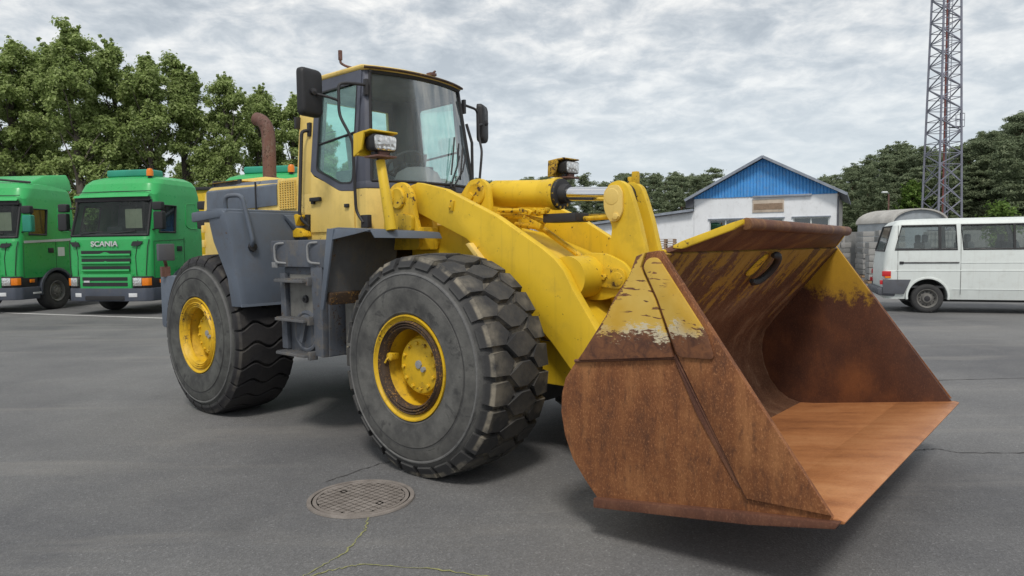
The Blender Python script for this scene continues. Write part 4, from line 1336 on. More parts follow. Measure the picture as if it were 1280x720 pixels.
for s in (-1, 1):
    m.loft([[(-2.52, s * (hw(z) - 0.115), z), (-2.28, s * (hw(z) - 0.115), z), (-2.28, s * (hw(z) - 0.03), z), (-2.275, s * (hw(z) - 0.03), z), (-2.275, s * (hw(z) - 0.125), z), (-2.52, s * (hw(z) - 0.125), z)] for z in (2.29, 3.41)])
m.build('cab_lining', 'cab_interior', cab)
# windscreen
m = MB()
NS, NZ = 20, 8
S0 = 0.925
grid = [[(fu(-S0 + 2 * S0 * i / NS, z) - 0.012, (-S0 + 2 * S0 * i / NS) * hw(z), z) for i in range(NS + 1)] for z in [2.345 + 1.06 * k / NZ for k in range(NZ + 1)]]
m.loft(grid, closed=False)
m.build('windscreen', 'windscreen_glass', cab, angle=80)
m = MB()     # rubber seal round the windscreen
for s in (-1, 1): m.tube([(fu(s * S0, z) - 0.002, s * S0 * hw(z), z) for z in [2.35 + 1.05 * k / 10 for k in range(11)]], 0.016, 6)
for z in (2.355, 3.40): m.tube([(fu(-S0 + 2 * S0 * i / NS, z) - 0.002, (-S0 + 2 * S0 * i / NS) * hw(z), z) for i in range(NS + 1)], 0.016, 6)
m.build('windscreen_seal', 'black_plastic', cab)
# roof
def roof_ring(z, grow, fr):
    P = []
    for i in range(15):
        s = -1 + 2 * i / 14
        P.append((fu(s, 3.42) + fr, s * (HT + grow), z))
    P += [(-2.60 - grow, HT + grow, z), (-2.60 - grow, -(HT + grow), z)]
    return P
m = MB()
m.loft([roof_ring(3.415, 0.005, 0.005), roof_ring(3.43, 0.02, 0.015), roof_ring(3.455, 0.02, 0.01), roof_ring(3.485, -0.03, -0.08), roof_ring(3.50, -0.14, -0.22), roof_ring(3.505, -0.35, -0.42)])
m.build('roof', 'yellow_faded', cab, angle=50)
m = MB(); m.tube([(fu(s, 3.42) + 0.024, s * (HT + 0.02), 3.435) for s in [-1 + 2 * i / 16 for i in range(17)]], 0.013, 6); m.build('roof_trim', 'rim_rust', cab)
m = MB()
m.tube(fillet([(-1.74, -0.56, 3.47), (-1.82, -0.63, 3.50), (-1.86, -0.66, 3.53), (-1.86, -0.66, 3.57)], 0.02), 0.012, 8)
m.tube([(-1.86, -0.66, 3.56), (-1.86, -0.66, 3.65)], 0.020, 10)
m.build('beacon_socket', 'stack_rust', cab)
m = MB(); m.box((-1.40, 0.12, 3.478), (0.07, 0.08, 0.03)); m.tube([(-1.40, 0.12, 3.485), (-1.37, 0.15, 3.515)], 0.012, 6); m.build('washer_nozzle', 'stack_rust', cab, bevel=0.004)
# inside of the cab
m = MB()
m.prism(round2([(-2.30, 2.30), (-2.40, 2.92), (-2.33, 2.96), (-2.22, 2.90), (-2.12, 2.40), (-1.75, 2.38), (-1.72, 2.28)], 0.06), -0.24, 0.24)
m.build('seat', 'seat_fabric', cab, bevel=0.05, seg=3)
m = MB()
m.lathe([(-0.0, 0.0001)] + [(0.30 * sin(pi / 2 * k / 6) * 0.6 + 0.0, 0.0) for k in range(0)] + [(0.0, 0.27), (0.12, 0.26), (0.22, 0.21), (0.27, 0.12), (0.285, 0.0001)], (-1.62, 0.10, 2.28), axis='z', n=24, cap=False)
m.build('dashboard', 'grey_interior', cab, angle=60)
m = MB()
cs = Vector((-1.74, 0.02, 2.60))
Mx = Euler((0, R(-35), 0)).to_matrix()
rg = [cs + Mx @ Vector((0.19 * cos(2 * pi * k / 28), 0.19 * sin(2 * pi * k / 28), 0)) for k in range(29)]
m.tube(rg, 0.016, 8, cap=False)
for a in (90, 210, 330): m.tube([cs, cs + Mx @ Vector((0.18 * cos(R(a)), 0.18 * sin(R(a)), 0))], 0.012, 6)
m.tube([cs, cs + Vector((0.14, 0, -0.26))], 0.028, 8)
m.build('steering_wheel', 'black_plastic', cab)
m = MB()
m.box((-2.0, 0, 3.405), (1.05, 1.22, 0.02)); m.box((-2.0, -0.40, 2.40), (0.5, 0.14, 0.24)); m.box((-1.98, 0.42, 2.45), (0.4, 0.12, 0.30))
m.tube([(-1.88, 0.42, 2.55), (-1.84, 0.42, 2.74)], 0.02, 8)
m.tube([(-1.72, -0.40, 2.5), (-1.68, -0.40, 2.72)], 0.02, 8)
m.build('console', 'cab_interior', cab, bevel=0.02)
m = MB()
m.box((-2.10, -0.67, 2.88), (0.30, 0.006, 0.006)); m.tube([(-2.28, 0.66, 2.70), (-1.55, 0.66, 2.76)], 0.012, 6); m.tube([(-2.28, -0.70, 2.76), (-1.58, -0.70, 2.83)], 0.012, 6)
m.build('window_bar', 'black_metal', cab)
# wipers
def ws_pt(sh, z, off=0.03): return Vector((fu(sh, z) + off, sh * hw(z), z))
for a, b, c_, d in (((0.24, 2.33), (0.58, 2.80), (0.50, 2.86), (0.30, 2.46)), ((0.30, 2.33), (0.76, 2.70), (0.71, 2.78), (0.50, 2.42))):
    m = MB(); m.tube([ws_pt(*a), ws_pt((a[0] + b[0]) / 2 + 0.03, (a[1] + b[1]) / 2, 0.045), ws_pt(*b)], 0.009, 6)
    m.tube([ws_pt(*c_, 0.02), ws_pt((c_[0] + d[0]) / 2, (c_[1] + d[1]) / 2, 0.02), ws_pt(*d, 0.02)], 0.009, 6)
    m.build('wiper', 'black_plastic', cab)
m = MB()
m.box((-1.255, 0.19, 2.315), (0.08, 0.14, 0.05)); m.build('wiper_motor', 'black_plastic', cab, bevel=0.01)
m = MB(); m.tube([(-1.40, 0.70, 2.40), (-1.40, 0.70, 2.85), (-1.44, 0.66, 3.05)], 0.016, 8); m.build('corner_rod', 'black_plastic', cab)
# hinge bracket at the foot of the rear pillar
m = MB()
m.prism(round2([(-2.62, 1.84), (-2.60, 1.93), (-2.42, 2.08), (-2.34, 2.06), (-2.42, 1.94), (-2.30, 1.90), (-2.28, 1.84)], 0.02), -0.86, -0.76)
m.build('step_bracket', 'yellow_grimy', cab, bevel=0.012)

# ------------------------------------------------------------------ vehicles: shared body builder
NC = 8


def corner(cx, cy, r, a0, a1, n=8):
    return [(cx + r * cos(a0 + (a1 - a0) * k / n), cy + r * sin(a0 + (a1 - a0) * k / n)) for k in range(n + 1)]


def body_ring(z, xr, xf, hw_, rr, rf, fs, fy, crown=0.0):
    """outline of a vehicle body at one height, with the tag of every segment"""
    P, T = [], []
    L = (xf - rf) - (xr + rr)
    for k, f in enumerate(fs): P.append((xr + rr + L * f, -hw_, z)); T.append(('R', k))
    T[-1] = ('cFR', 0)
    for k, (x, y) in enumerate(corner(xf - rf, -hw_ + rf, rf, -pi / 2, 0)[1:]): P.append((x, y, z)); T.append(('cFR', k + 1))
    T[-1] = ('F', 0)
    for k, f in enumerate(fy): P.append((xf + crown * (1 - (2 * f - 1) ** 2), (-1 + 2 * f) * (hw_ - rf), z)); T.append(('F', k + 1))
    for k, (x, y) in enumerate(corner(xf - rf, hw_ - rf, rf, 0, pi / 2)): P.append((x, y, z)); T.append(('cFL', k))
    T[-1] = ('L', len(fs) - 2)
    for k in range(len(fs) - 2, -1, -1): P.append((xr + rr + L * fs[k], hw_, z)); T.append(('L', k - 1))
    T[-1] = ('cRL', 0)
    for k, (x, y) in enumerate(corner(xr + rr, hw_ - rr, rr, pi / 2, pi)[1:]): P.append((x, y, z)); T.append(('cRL', k + 1))
    T[-1] = ('B', 0)
    for k, (x, y) in enumerate(corner(xr + rr, -hw_ + rr, rr, pi, 3 * pi / 2)[:-1]): P.append((x, y, z)); T.append(('cRR', k))
    return P, T


def body_loft(m, levels, fs, fy, skip, only=None, shrink=0.0):
    rings = [body_ring(*lv, fs, fy) if len(lv) == 6 else body_ring(*lv[:6], fs, fy, lv[6]) for lv in levels]
    T = rings[0][1]
    n = len(T)
    if only is None:
        V = [[m.v(p) for p in r[0]] for r in rings]
        for i in range(len(V) - 1):
            for j in range(n):
                if (i, T[j]) in skip: continue
                try: m.bm.faces.new((V[i][j], V[i][(j + 1) % n], V[i + 1][(j + 1) % n], V[i + 1][j]))
                except ValueError: pass
        m.bm.faces.new(V[0][::-1]); m.bm.faces.new(V[-1])
    else:
        for i in range(len(rings) - 1):
            for j in range(n):
                if (i, T[j]) in only:
                    q = [rings[i][0][j], rings[i][0][(j + 1) % n], rings[i + 1][0][(j + 1) % n], rings[i + 1][0][j]]
                    m.face([(p[0] * (1 - shrink * 0.3) , p[1] * (1 - shrink), p[2]) for p in q])
    return m


def edge_loop(levels, fs, fy, sel, off=0.004):
    """ordered outline points of a window made of selected faces (min/max in ring and level direction)"""
    rings = [body_ring(*lv, fs, fy) if len(lv) == 6 else body_ring(*lv[:6], fs, fy, lv[6]) for lv in levels]
    T = rings[0][1]
    n = len(T)
    js = sorted({j for j in range(n) for i, t in sel if T[j] == t})
    is_ = sorted({i for i, t in sel})
    j0, j1, i0, i1 = js[0], js[-1] + 1, is_[0], is_[-1] + 1
    P = [rings[i0][0][j % n] for j in range(j0, j1 + 1)]
    P += [rings[i][0][j1 % n] for i in range(i0 + 1, i1 + 1)]
    P += [rings[i1][0][j % n] for j in range(j1 - 1, j0 - 1, -1)]
    P += [rings[i][0][j0] for i in range(i1 - 1, i0, -1)]
    return [Vector(p) for p in P]


def cut(o, cutters, openings=()):
    """cut wheel arches out of a body"""
    for c in cutters:
        md = o.modifiers.new('cut', 'BOOLEAN'); md.object = c; md.solver = 'EXACT'
    dg = bpy.context.evaluated_depsgraph_get()
    me = bpy.data.meshes.new_from_object(o.evaluated_get(dg))
    o.modifiers.clear()
    me.set_sharp_from_angle(angle=R(14))
    for p in me.polygons:
        if p.loop_total > 4: p.use_smooth = False
    if openings:
        bm = bmesh.new(); bm.from_mesh(me)
        dead = [f for f in bm.faces if any((f.calc_center_median() - q).length < 0.004 for q in openings)]
        bmesh.ops.delete(bm, geom=dead, context='FACES_ONLY')
        bm.to_mesh(me); bm.free()
    o.data = me
    for c in cutters: bpy.data.objects.remove(c, do_unlink=True)


def opening_centres(levels, fs, fy, sel):
    rings = [body_ring(*lv, fs, fy) if len(lv) == 6 else body_ring(*lv[:6], fs, fy, lv[6]) for lv in levels]
    T = rings[0][1]; n = len(T); out = []
    for i in range(len(rings) - 1):
        for j in range(n):
            if (i, T[j]) in sel:
                q = [rings[i][0][j], rings[i][0][(j + 1) % n], rings[i + 1][0][(j + 1) % n], rings[i + 1][0][j]]
                out.append(sum((Vector(p) for p in q), Vector()) / 4)
    return out


def small_wheel(root, x, y, r, w, out, rim_mat='rim_steel', dish=0.05, caps=False, rimr=0.62):
    m = MB()
    m.lathe([(-w * 0.45, r * rimr), (-w * 0.5, r * 0.72), (-w * 0.5, r * 0.88), (-w * 0.42, r * 0.97), (-w * 0.3, r), (w * 0.3, r), (w * 0.42, r * 0.97), (w * 0.5, r * 0.88), (w * 0.5, r * 0.72), (w * 0.45, r * rimr)], n=36, closed=True)
    t = m.build('wheel', 'tyre_small', root, angle=40)
    t.location = (x, y, r); t.rotation_euler = (0, 0, 0 if out < 0 else pi)
    m = MB()
    R0 = r * rimr
    m.lathe([(-w * 0.47, R0), (-w * 0.50, R0 * 0.97), (-w * 0.44, R0 * 0.90), (-w * 0.40 + dish, R0 * 0.80), (-w * 0.40 + dish * 0.7, R0 * 0.55), (-w * 0.45, R0 * 0.42), (-w * 0.47, R0 * 0.28), (-w * 0.47, 0.0001)], n=32, cap=False)
    rm = m.build('rim', rim_mat, t, angle=40)
    m = MB()
    for k in range(10 if caps else 12):
        a = 2 * pi * k / (10 if caps else 12)
        if caps: m.lathe([(-w * 0.45, 0.022), (-w * 0.50, 0.018), (-w * 0.505, 0.0001)], (R0 * 0.46 * cos(a), 0, R0 * 0.46 * sin(a)), n=6, cap=False)
        else: m.lathe([(-w * 0.40 + dish - 0.03, R0 * 0.075), (-w * 0.40 + dish - 0.028, 0.0001)], (R0 * 0.70 * cos(a), 0, R0 * 0.70 * sin(a)), n=10, cap=False)
    m.build('wheel_bolt' if caps else 'vent_hole', 'rim_steel' if caps else 'black_plastic', t)
    m = MB(); m.lathe([(-w * 0.40, R0 * 0.30), (-w * 0.52, R0 * 0.27), (-w * 0.54, R0 * 0.18), (-w * 0.54, 0.0001)], n=20, cap=False)
    m.build('hub', 'black_metal' if not caps else 'rim_steel', t)
    return t


def text_mesh(s, size, depth, mat, name, parent, loc, rot, sx=1.0):
    cu = bpy.data.curves.new(name, 'FONT')
    cu.body = s; cu.size = size; cu.extrude = depth; cu.align_x = 'CENTER'; cu.align_y = 'CENTER'; cu.offset = size * 0.015
    o = bpy.data.objects.new(name, cu)
    COL.objects.link(o)
    dg = bpy.context.evaluated_depsgraph_get()
    me = bpy.data.meshes.new_from_object(o.evaluated_get(dg))
    bpy.data.objects.remove(o, do_unlink=True)
    t = link(name, me, mat, parent)
    t.location = loc; t.rotation_euler = rot; t.scale = (sx, 1, 1)
    return t


def make_truck(loc, rz, label, s=1.04, deflector=False, stripe=False, lettering=False):
    T = empty('lorry', loc, rz, label, 'truck', 'green lorries parked in a row', s)
    fs = [0.0, 0.12, 0.30, 0.52, 0.585, 0.92, 0.955, 1.0]
    fy = [0.25, 0.5, 0.75]
    #       z     xr     xf    hw    rr    rf   crown
    LV = [(0.95, -2.22, -0.02, 1.20, 0.06, 0.20, 0.05), (1.20, -2.24, 0.0, 1.215, 0.06, 0.20, 0.06), (1.95, -2.26, -0.02, 1.22, 0.08, 0.22, 0.07), (2.06, -2.26, -0.05, 1.215, 0.08, 0.24, 0.07),
          (2.14, -2.26, -0.07, 1.21, 0.08, 0.24, 0.07), (2.85, -2.26, -0.25, 1.18, 0.10, 0.26, 0.06), (2.97, -2.26, -0.28, 1.17, 0.10, 0.26, 0.06), (3.12, -2.26, -0.27, 1.165, 0.10, 0.27, 0.06),
          (3.20, -2.26, -0.34, 1.16, 0.12, 0.28, 0.06), (3.42, -2.25, -0.44, 1.13, 0.18, 0.34, 0.05), (3.55, -2.22, -0.58, 1.07, 0.26, 0.40, 0.05), (3.63, -2.14, -0.80, 0.95, 0.34, 0.45, 0.04), (3.66, -1.95, -1.05, 0.75, 0.4, 0.45, 0.02)]
    ws = {(i, ('F', k)) for i in (3, 4, 5) for k in range(4)} | {(i, (c, k)) for i in (3, 4, 5) for c in ('cFR', 'cFL') for k in (range(NC // 2, NC) if c == 'cFR' else range(NC // 2))}
    wR = {(4, ('R', 4))}
    wL = {(4, ('L', 4))}
    win = ws | wR | wL
    m = body_loft(MB(), LV, fs, fy, set())
    cab_ = m.build('cab', 'truck_green', T, angle=28)
    cs_ = []
    for x, r in ((-1.42, 0.62),):
        c = MB(); c.lathe([(-1.6, r), (1.6, r)], (x, 0, 0.54), n=40); cs_.append(c.build('cutter', None, T))
    cut(cab_, cs_, opening_centres(LV, fs, fy, win))
    m = body_loft(MB(), LV, fs, fy, None, ws, 0.006); m.build('windscreen', 'truck_glass', T)
    m = body_loft(MB(), LV, fs, fy, None, wR, 0.01); m.build('side_window', 'truck_glass', T)
    m = body_loft(MB(), LV, fs, fy, None, wL, 0.01); m.build('side_window', 'truck_glass', T)
    # black surrounds
    for sel, r in ((ws, 0.035), (wR, 0.03), (wL, 0.03)):
        lp = edge_loop(LV, fs, fy, sel)
        m = MB(); m.tube(lp + [lp[0], lp[1]], r, 6); m.build('window_seal', 'black_plastic', T)
    m = MB()     # inside
    m.box((-2.1, 0, 2.6), (0.04, 2.2, 1.0)); m.box((-1.1, 0, 1.98), (2.0, 2.2, 0.05)); m.box((-0.45, 0, 2.08), (0.35, 2.1, 0.18))
    m.build('interior', 'cab_interior', T)
    for y in (-0.6, 0.6):
        m = MB(); m.box((-1.25, y, 2.25), (0.5, 0.5, 0.15)); m.box((-1.48, y, 2.6), (0.14, 0.48, 0.7), (0, R(-8), 0)); m.box((-1.52, y, 3.0), (0.1, 0.28, 0.18))
        m.build('seat', 'seat_fabric', T, bevel=0.05)
    m = MB(); m.box((-0.36, 0.55, 2.5), (0.01, 0.5, 0.5)); m.build('sun_blind', 'board_beige', T)
    # sun visor over the windscreen
    m = MB()
    vis = [(-0.27 + 0.06 * (1 - (y / 1.17) ** 2), y) for y in [-1.12 + 2.24 * k / 12 for k in range(13)]]
    m.loft([[(x + 0.02, y, 3.12) for x, y in vis] + [(x - 0.05, y, 3.12) for x, y in vis[::-1]], [(x + 0.075, y, 3.055) for x, y in vis] + [(x + 0.06, y, 3.055) for x, y in vis[::-1]]])
    m.build('sun_visor', 'truck_green', T, bevel=0.005)
    m = MB(); m.loft([[(x + 0.012, y, z) for x, y in vis] + [(x - 0.03, y, z) for x, y in vis[::-1]] for z in (2.955, 3.05)]); m.build('header_strip', 'black_plastic', T)
    m = MB(); m.tube([(x - 0.055, y, 3.205) for x, y in vis], 0.010, 5); m.build('roof_seam', 'black_plastic', T)
    # grille openings on the front
    def front_x(y): return 0.0 + 0.06 * (1 - (y / 1.0) ** 2)
    def fp(y, z, off): return (front_x(y) + off - (0.02 * (z - 1.2) / 0.75 if z > 1.2 else 0), y, z)
    for zc_, h, w_ in ((1.62, 0.095, 0.74), (1.415, 0.095, 0.73), (1.22, 0.095, 0.71)):
        m = MB()
        ys = [-w_ + 2 * w_ * k / 10 for k in range(11)]
        m.loft([[fp(y, zc_ - h / 2, 0.012) for y in ys] + [fp(y, zc_ + h / 2, 0.012) for y in ys[::-1]], [fp(y, zc_ - h / 2, 0.02) for y in ys] + [fp(y, zc_ + h / 2, 0.02) for y in ys[::-1]]])
        m.build('grille_slot', 'black_plastic', T)
        m = MB()
        m.loft([[fp(y, zc_ - h / 2 - 0.06, 0.012) for y in ys], [fp(y, zc_ - h / 2 - 0.03, 0.055) for y in ys], [fp(y, zc_ - h / 2 + 0.012, 0.05) for y in ys], [fp(y, zc_ - h / 2 + 0.012, 0.012) for y in ys]], closed=False)
        m.build('grille_bar', 'truck_green', T)
    for s_ in (-1, 1):
        m = MB()
        pr_ = round2([(s_ * 1.10, 1.90), (s_ * 0.82, 1.90), (s_ * 0.76, 1.78), (s_ * 0.98, 1.78)], 0.04)
        m.loft([[(0.0 if abs(y) > 0.95 else 0.02, y, z) for y, z in pr_], [(0.012 if abs(y) > 1.0 else 0.055, y, z) for y, z in pr_]])
        m.build('air_inlet', 'black_plastic', T)
    # lower grille, headlamps and bumper
    m = MB(); m.prism(round2([(-0.02, -0.80), (0.10, -0.76), (0.14, 0.0), (0.10, 0.76), (-0.02, 0.80)], 0.03), 0.66, 1.06, 'xy'); m.build('lower_grille', 'truck_green', T, bevel=0.03)
    for z in (0.94, 0.80):
        m = MB(); m.prism([(0.10, -0.68), (0.118, -0.66), (0.150, 0.0), (0.118, 0.66), (0.10, 0.68)], z - 0.045, z + 0.045, 'xy'); m.build('grille_slot', 'black_plastic', T)
    m = MB(); m.prism(round2([(-0.75, -1.24), (-0.12, -1.24), (0.04, -1.12), (0.13, -0.70), (0.16, 0.0), (0.13, 0.70), (0.04, 1.12), (-0.12, 1.24), (-0.75, 1.24)], 0.05), 0.36, 0.70, 'xy'); bp = m.build('bumper', 'truck_bumper', T, bevel=0.03)
    m = MB(); m.prism([(-0.70, -1.20), (-0.12, -1.20), (0.02, -1.08), (0.06, -0.80), (0.06, 0.80), (0.02, 1.08), (-0.12, 1.20), (-0.70, 1.20)], 0.70, 1.00, 'xy'); m.build('lamp_carrier', 'black_plastic', T, bevel=0.02)
    for s_ in (-1, 1):
        m = MB(); m.prism(round2([(0.03, s_ * 0.83), (0.125, s_ * 0.83), (0.085, s_ * 1.05), (0.02, s_ * 1.05)], 0.02), 0.755, 0.965, 'xy'); m.build('headlamp', 'lamp_lens', T, bevel=0.02)
        m = MB(); m.prism(round2([(0.0, s_ * 1.06), (0.08, s_ * 1.06), (0.0, s_ * 1.19), (-0.10, s_ * 1.225), (-0.10, s_ * 1.19)], 0.02), 0.765, 0.955, 'xy'); m.build('indicator', 'orange_lens', T, bevel=0.015)
        m = MB(); m.box((-0.48, s_ * 1.222, 0.86), (0.16, 0.03, 0.09)); m.build('side_marker', 'orange_lens', T, bevel=0.008)
        m = MB(); m.box((-0.62, s_ * 1.235, 0.52), (0.30, 0.03, 0.05)); m.build('step', 'silver', T, bevel=0.006)
        # wheel arch
        m = MB()
        arc = [(-1.42 + 0.66 * cos(a), 0.54 + 0.66 * sin(a)) for a in [R(-8 + 196 * k / 20) for k in range(21)]]
        ar2 = [(-1.42 + 0.585 * cos(a), 0.54 + 0.585 * sin(a)) for a in [R(-8 + 196 * k / 20) for k in range(21)]]
        m.prism(arc + ar2[::-1], s_ * 0.70, s_ * 1.245); m.build('wheel_arch', 'truck_bumper', T, bevel=0.01)
        m = MB()
        la = [(-1.42 + 0.60 * cos(a), 0.54 + 0.60 * sin(a)) for a in [R(-15 + 210 * k / 20) for k in range(21)]]
        m.loft([[(x, s_ * 0.60, z) for x, z in la], [(x, s_ * 1.19, z) for x, z in la]], closed=False); m.prism(la, s_ * 0.59, s_ * 0.60)
        m.build('arch_liner', 'black_plastic', T)
        small_wheel(T, -1.42, s_ * 1.06, 0.53, 0.32, s_, 'rim_steel', 0.06, True, 0.56)
        # door handle, seams, mirrors
        m = MB(); m.box((-1.22, s_ * 1.225, 1.70), (0.20, 0.03, 0.14)); m.build('door_handle', 'black_plastic', T, bevel=0.02)
        m = MB(); m.tube([(-0.22, s_ * 1.212, 0.95), (-0.22, s_ * 1.226, 1.9)], 0.006, 4); m.tube([(-1.42, s_ * 1.214, 1.2), (-1.42, s_ * 1.226, 2.0)], 0.006, 4); m.tube([(-0.24, s_ * 1.224, 1.90), (-1.40, s_ * 1.226, 1.95)], 0.006, 4); m.build('door_seam', 'black_plastic', T)
        m = MB(); m.tube([(-0.30, s_ * 1.18, 2.80), (-0.22, s_ * 1.42, 2.78)], 0.025, 8); m.tube([(-0.25, s_ * 1.19, 2.20), (-0.20, s_ * 1.42, 2.24)], 0.022, 8); m.build('mirror_arm', 'black_plastic', T)
        m = MB(); m.box((-0.20, s_ * 1.44, 2.43), (0.17, 0.27, 0.46)); m.build('mirror', 'black_plastic' if not deflector else 'teal_plastic', T, bevel=0.05, seg=3)
        m = MB(); m.box((-0.20, s_ * 1.42, 2.80), (0.16, 0.27, 0.22)); m.build('wide_angle_mirror', 'black_plastic', T, bevel=0.05, seg=3)
        # pressed panel on the sleeper side
        m = MB()
        lp = round2([(-2.02, 2.25), (-1.70, 2.25), (-1.55, 2.32), (-1.60, 2.92), (-2.02, 2.95)], 0.08)
        pts = [(x, s_ * (1.222 - 0.05 * (z - 2.06) / 0.9), z) for x, z in lp]
        m.tube(pts + [pts[0], pts[1]], 0.012, 6); m.build('panel_pressing', 'truck_green', T)
    for s_ in (-1, 1):      # seams of the grille panel, corner deflectors, fog lamps
        m = MB(); m.tube([fp(s_ * 0.88, 1.02, 0.004), fp(s_ * 0.86, 1.5, 0.004), fp(s_ * 0.93, 1.93, 0.004)], 0.009, 5); m.build('panel_seam', 'black_plastic', T)
        m = MB(); m.tube([(-0.02, s_ * 1.12, 1.02), (-0.05, s_ * 1.17, 1.75), (-0.10, s_ * 1.19, 1.95)], 0.010, 5); m.build('corner_seam', 'black_plastic', T)
        m = MB(); m.prism(round2([(0.09, s_ * 0.70), (0.135, s_ * 0.70), (0.10, s_ * 0.92), (0.06, s_ * 0.92)], 0.02), 0.47, 0.57, 'xy'); m.build('fog_lamp', 'silver', T, bevel=0.012)
    m = MB(); m.prism([(0.11, -0.62), (0.17, -0.55), (0.185, 0.0), (0.17, 0.55), (0.11, 0.62)], 0.39, 0.50, 'xy'); m.build('bumper_intake', 'black_plastic', T, bevel=0.01)
    m = MB(); m.box((0.128, -0.52, 0.87), (0.02, 0.17, 0.05)); m.build('grille_badge', 'silver', T, bevel=0.004)
    m = MB()
    for y0, y1 in ((-0.75, -0.1), (0.1, 0.85)): m.tube([(0.02, y0, 2.10), (-0.02, y1, 2.16)], 0.014, 6)
    m.build('wiper', 'black_plastic', T)
    if deflector:
        m = MB()
        m.loft([[(-0.70, -1.05, 3.45), (-0.70, 1.05, 3.45), (-2.3, 1.12, 3.45), (-2.3, -1.12, 3.45)], [(-0.9, -1.0, 3.62), (-0.9, 1.0, 3.62), (-2.3, 1.08, 3.75), (-2.3, -1.08, 3.75)], [(-1.5, -0.9, 3.86), (-1.5, 0.9, 3.86), (-2.3, 0.98, 3.95), (-2.3, -0.98, 3.95)]])
        m.build('air_deflector', 'truck_green', T, bevel=0.05, seg=3)
        m = MB(); m.tube([(-0.55, -1.02, 3.60), (-0.60, 0.2, 3.68), (-0.80, 1.05, 3.60)], 0.03, 8); m.build('lamp_bar', 'black_metal', T)
    else:
        m = MB(); m.box((-1.15, 0.0, 3.74), (0.55, 1.35, 0.20)); m.build('roof_hatch', 'teal_plastic', T, bevel=0.07, seg=3)
        m = MB(); m.lathe([(3.58, 0.05), (3.66, 0.05)], (-0.72, 0.80, 0), axis='z', n=16); b_ = m.build('beacon_base', 'black_plastic', T)
        m = MB(); m.lathe([(3.63, 0.085), (3.76, 0.085), (3.82, 0.06), (3.835, 0.0001)], (-0.72, 0.80, 0), axis='z', n=20, cap=False); m.build('beacon', 'orange_lens', T)
    m = MB(); m.tube([(-0.9, -0.9, 3.6), (-1.15, -0.78, 4.05)], 0.008, 5); m.build('aerial', 'black_plastic', T)
    if stripe:
        for s_ in (-1, 1):
            m = MB(); m.bar((-2.2, s_ * 1.226, 2.02), (-0.26, s_ * 1.226, 1.93), 0.006, 0.07); m.build('silver_stripe', 'silver', T)
            m = MB(); m.box((-1.62, s_ * 1.222, 1.66), (0.26, 0.006, 0.26)); m.build('white_sticker', 'van_white', T)
    # chassis behind the cab
    m = MB(); m.box((-3.6, 0, 0.85), (4.2, 0.9, 0.25)); m.box((-2.9, 0.9, 0.70), (0.9, 0.6, 0.55)); m.box((-2.9, -0.9, 0.70), (0.9, 0.6, 0.55))
    m.build('chassis', 'black_metal', T, bevel=0.02)
    for s_ in (-1, 1):
        small_wheel(T, -5.0, s_ * 1.0, 0.53, 0.5, s_, 'rim_steel', 0.1, True, 0.56)
    if lettering:
        text_mesh('SCANIA', 0.185, 0.012, 'silver', 'lettering', T, (0.072, 0.0, 1.835), (pi / 2, 0, pi / 2), 1.22)
    return T


hd_ = R(-101.5)
make_truck((-10.90, 19.0, 0), hd_, 'green lorry cab with a white lettered grille and orange roof beacon, middle of the three', lettering=True)
make_truck((-15.12, 19.9, 0), R(-96), 'green lorry with a silver door stripe and roof air deflector at the far left', deflector=True, stripe=True)
make_truck((-6.85, 18.5, 0), hd_, 'green lorry mostly hidden behind the yellow loader, only its roof and beacon showing')

# yellow tipper body behind the lorries
tb = empty('tipper_body', (-9.55, 24.8, 0), R(-8), 'yellow steel tipper body seen between the lorry and the loader hood', 'tipper body')
m = MB()
m.loft([[(-1.2, -1.2, 0.9), (1.2, -1.2, 0.9), (1.2, 1.5, 0.9), (-1.2, 1.5, 0.9)], [(-1.25, -1.25, 3.72), (1.25, -1.25, 3.72), (1.25, 1.5, 3.72), (-1.25, 1.5, 3.72)]])
m.build('hopper', 'yellow_arm', tb, bevel=0.02)
for x in (-1.05, -0.45, 0.15, 0.75):
    m = MB(); m.box((x, -1.27, 2.3), (0.10, 0.08, 2.6)); m.build('rib', 'yellow_arm', tb, bevel=0.01)
m = MB(); m.box((0, -1.25, 3.76), (2.55, 0.16, 0.10)); m.build('top_rail', 'black_metal', tb, bevel=0.01)
m = MB(); m.box((0, 0, 0.5), (1.6, 2.4, 0.8)); m.build('subframe', 'black_metal', tb)

# ------------------------------------------------------------------ white van
VAN = empty('passenger_van', (9.32, 18.0, 0), R(-20), 'white passenger van with grey lower cladding parked on the right of the yard', 'van')
VL = 5.05
fs = [0.0, 0.014, 0.352, 0.368, 0.385, 0.775, 0.805, 0.95, 1.0]
fy = [0.5]
LV = [(0.33, 0.10, 4.95, 0.90, 0.16, 0.20), (0.57, 0.03, 5.02, 0.945, 0.14, 0.22), (0.78, 0.02, 5.04, 0.952, 0.14, 0.24), (1.005, 0.025, 5.00, 0.955, 0.14, 0.26), (1.03, 0.027, 4.95, 0.948, 0.14, 0.26), (1.22, 0.04, 4.72, 0.945, 0.14, 0.30),
      (1.49, 0.08, 4.42, 0.925, 0.14, 0.30), (1.52, 0.085, 4.38, 0.922, 0.14, 0.30), (2.09, 0.24, 4.0, 0.835, 0.14, 0.28), (2.125, 0.265, 3.96, 0.825, 0.14, 0.28), (2.20, 0.34, 3.85, 0.765, 0.18, 0.28), (2.245, 0.48, 3.6, 0.60, 0.25, 0.28), (2.262, 0.8, 3.2, 0.38, 0.3, 0.3)]
w1 = {(7, ('R', 1))}; w2_ = {(7, ('R', 4))}; w3 = {(7, ('R', 6))}
l1 = {(7, ('L', 1))}; l2 = {(7, ('L', 4))}; l3 = {(7, ('L', 6))}
wb = {(6, ('B', 0)), (7, ('B', 0))}
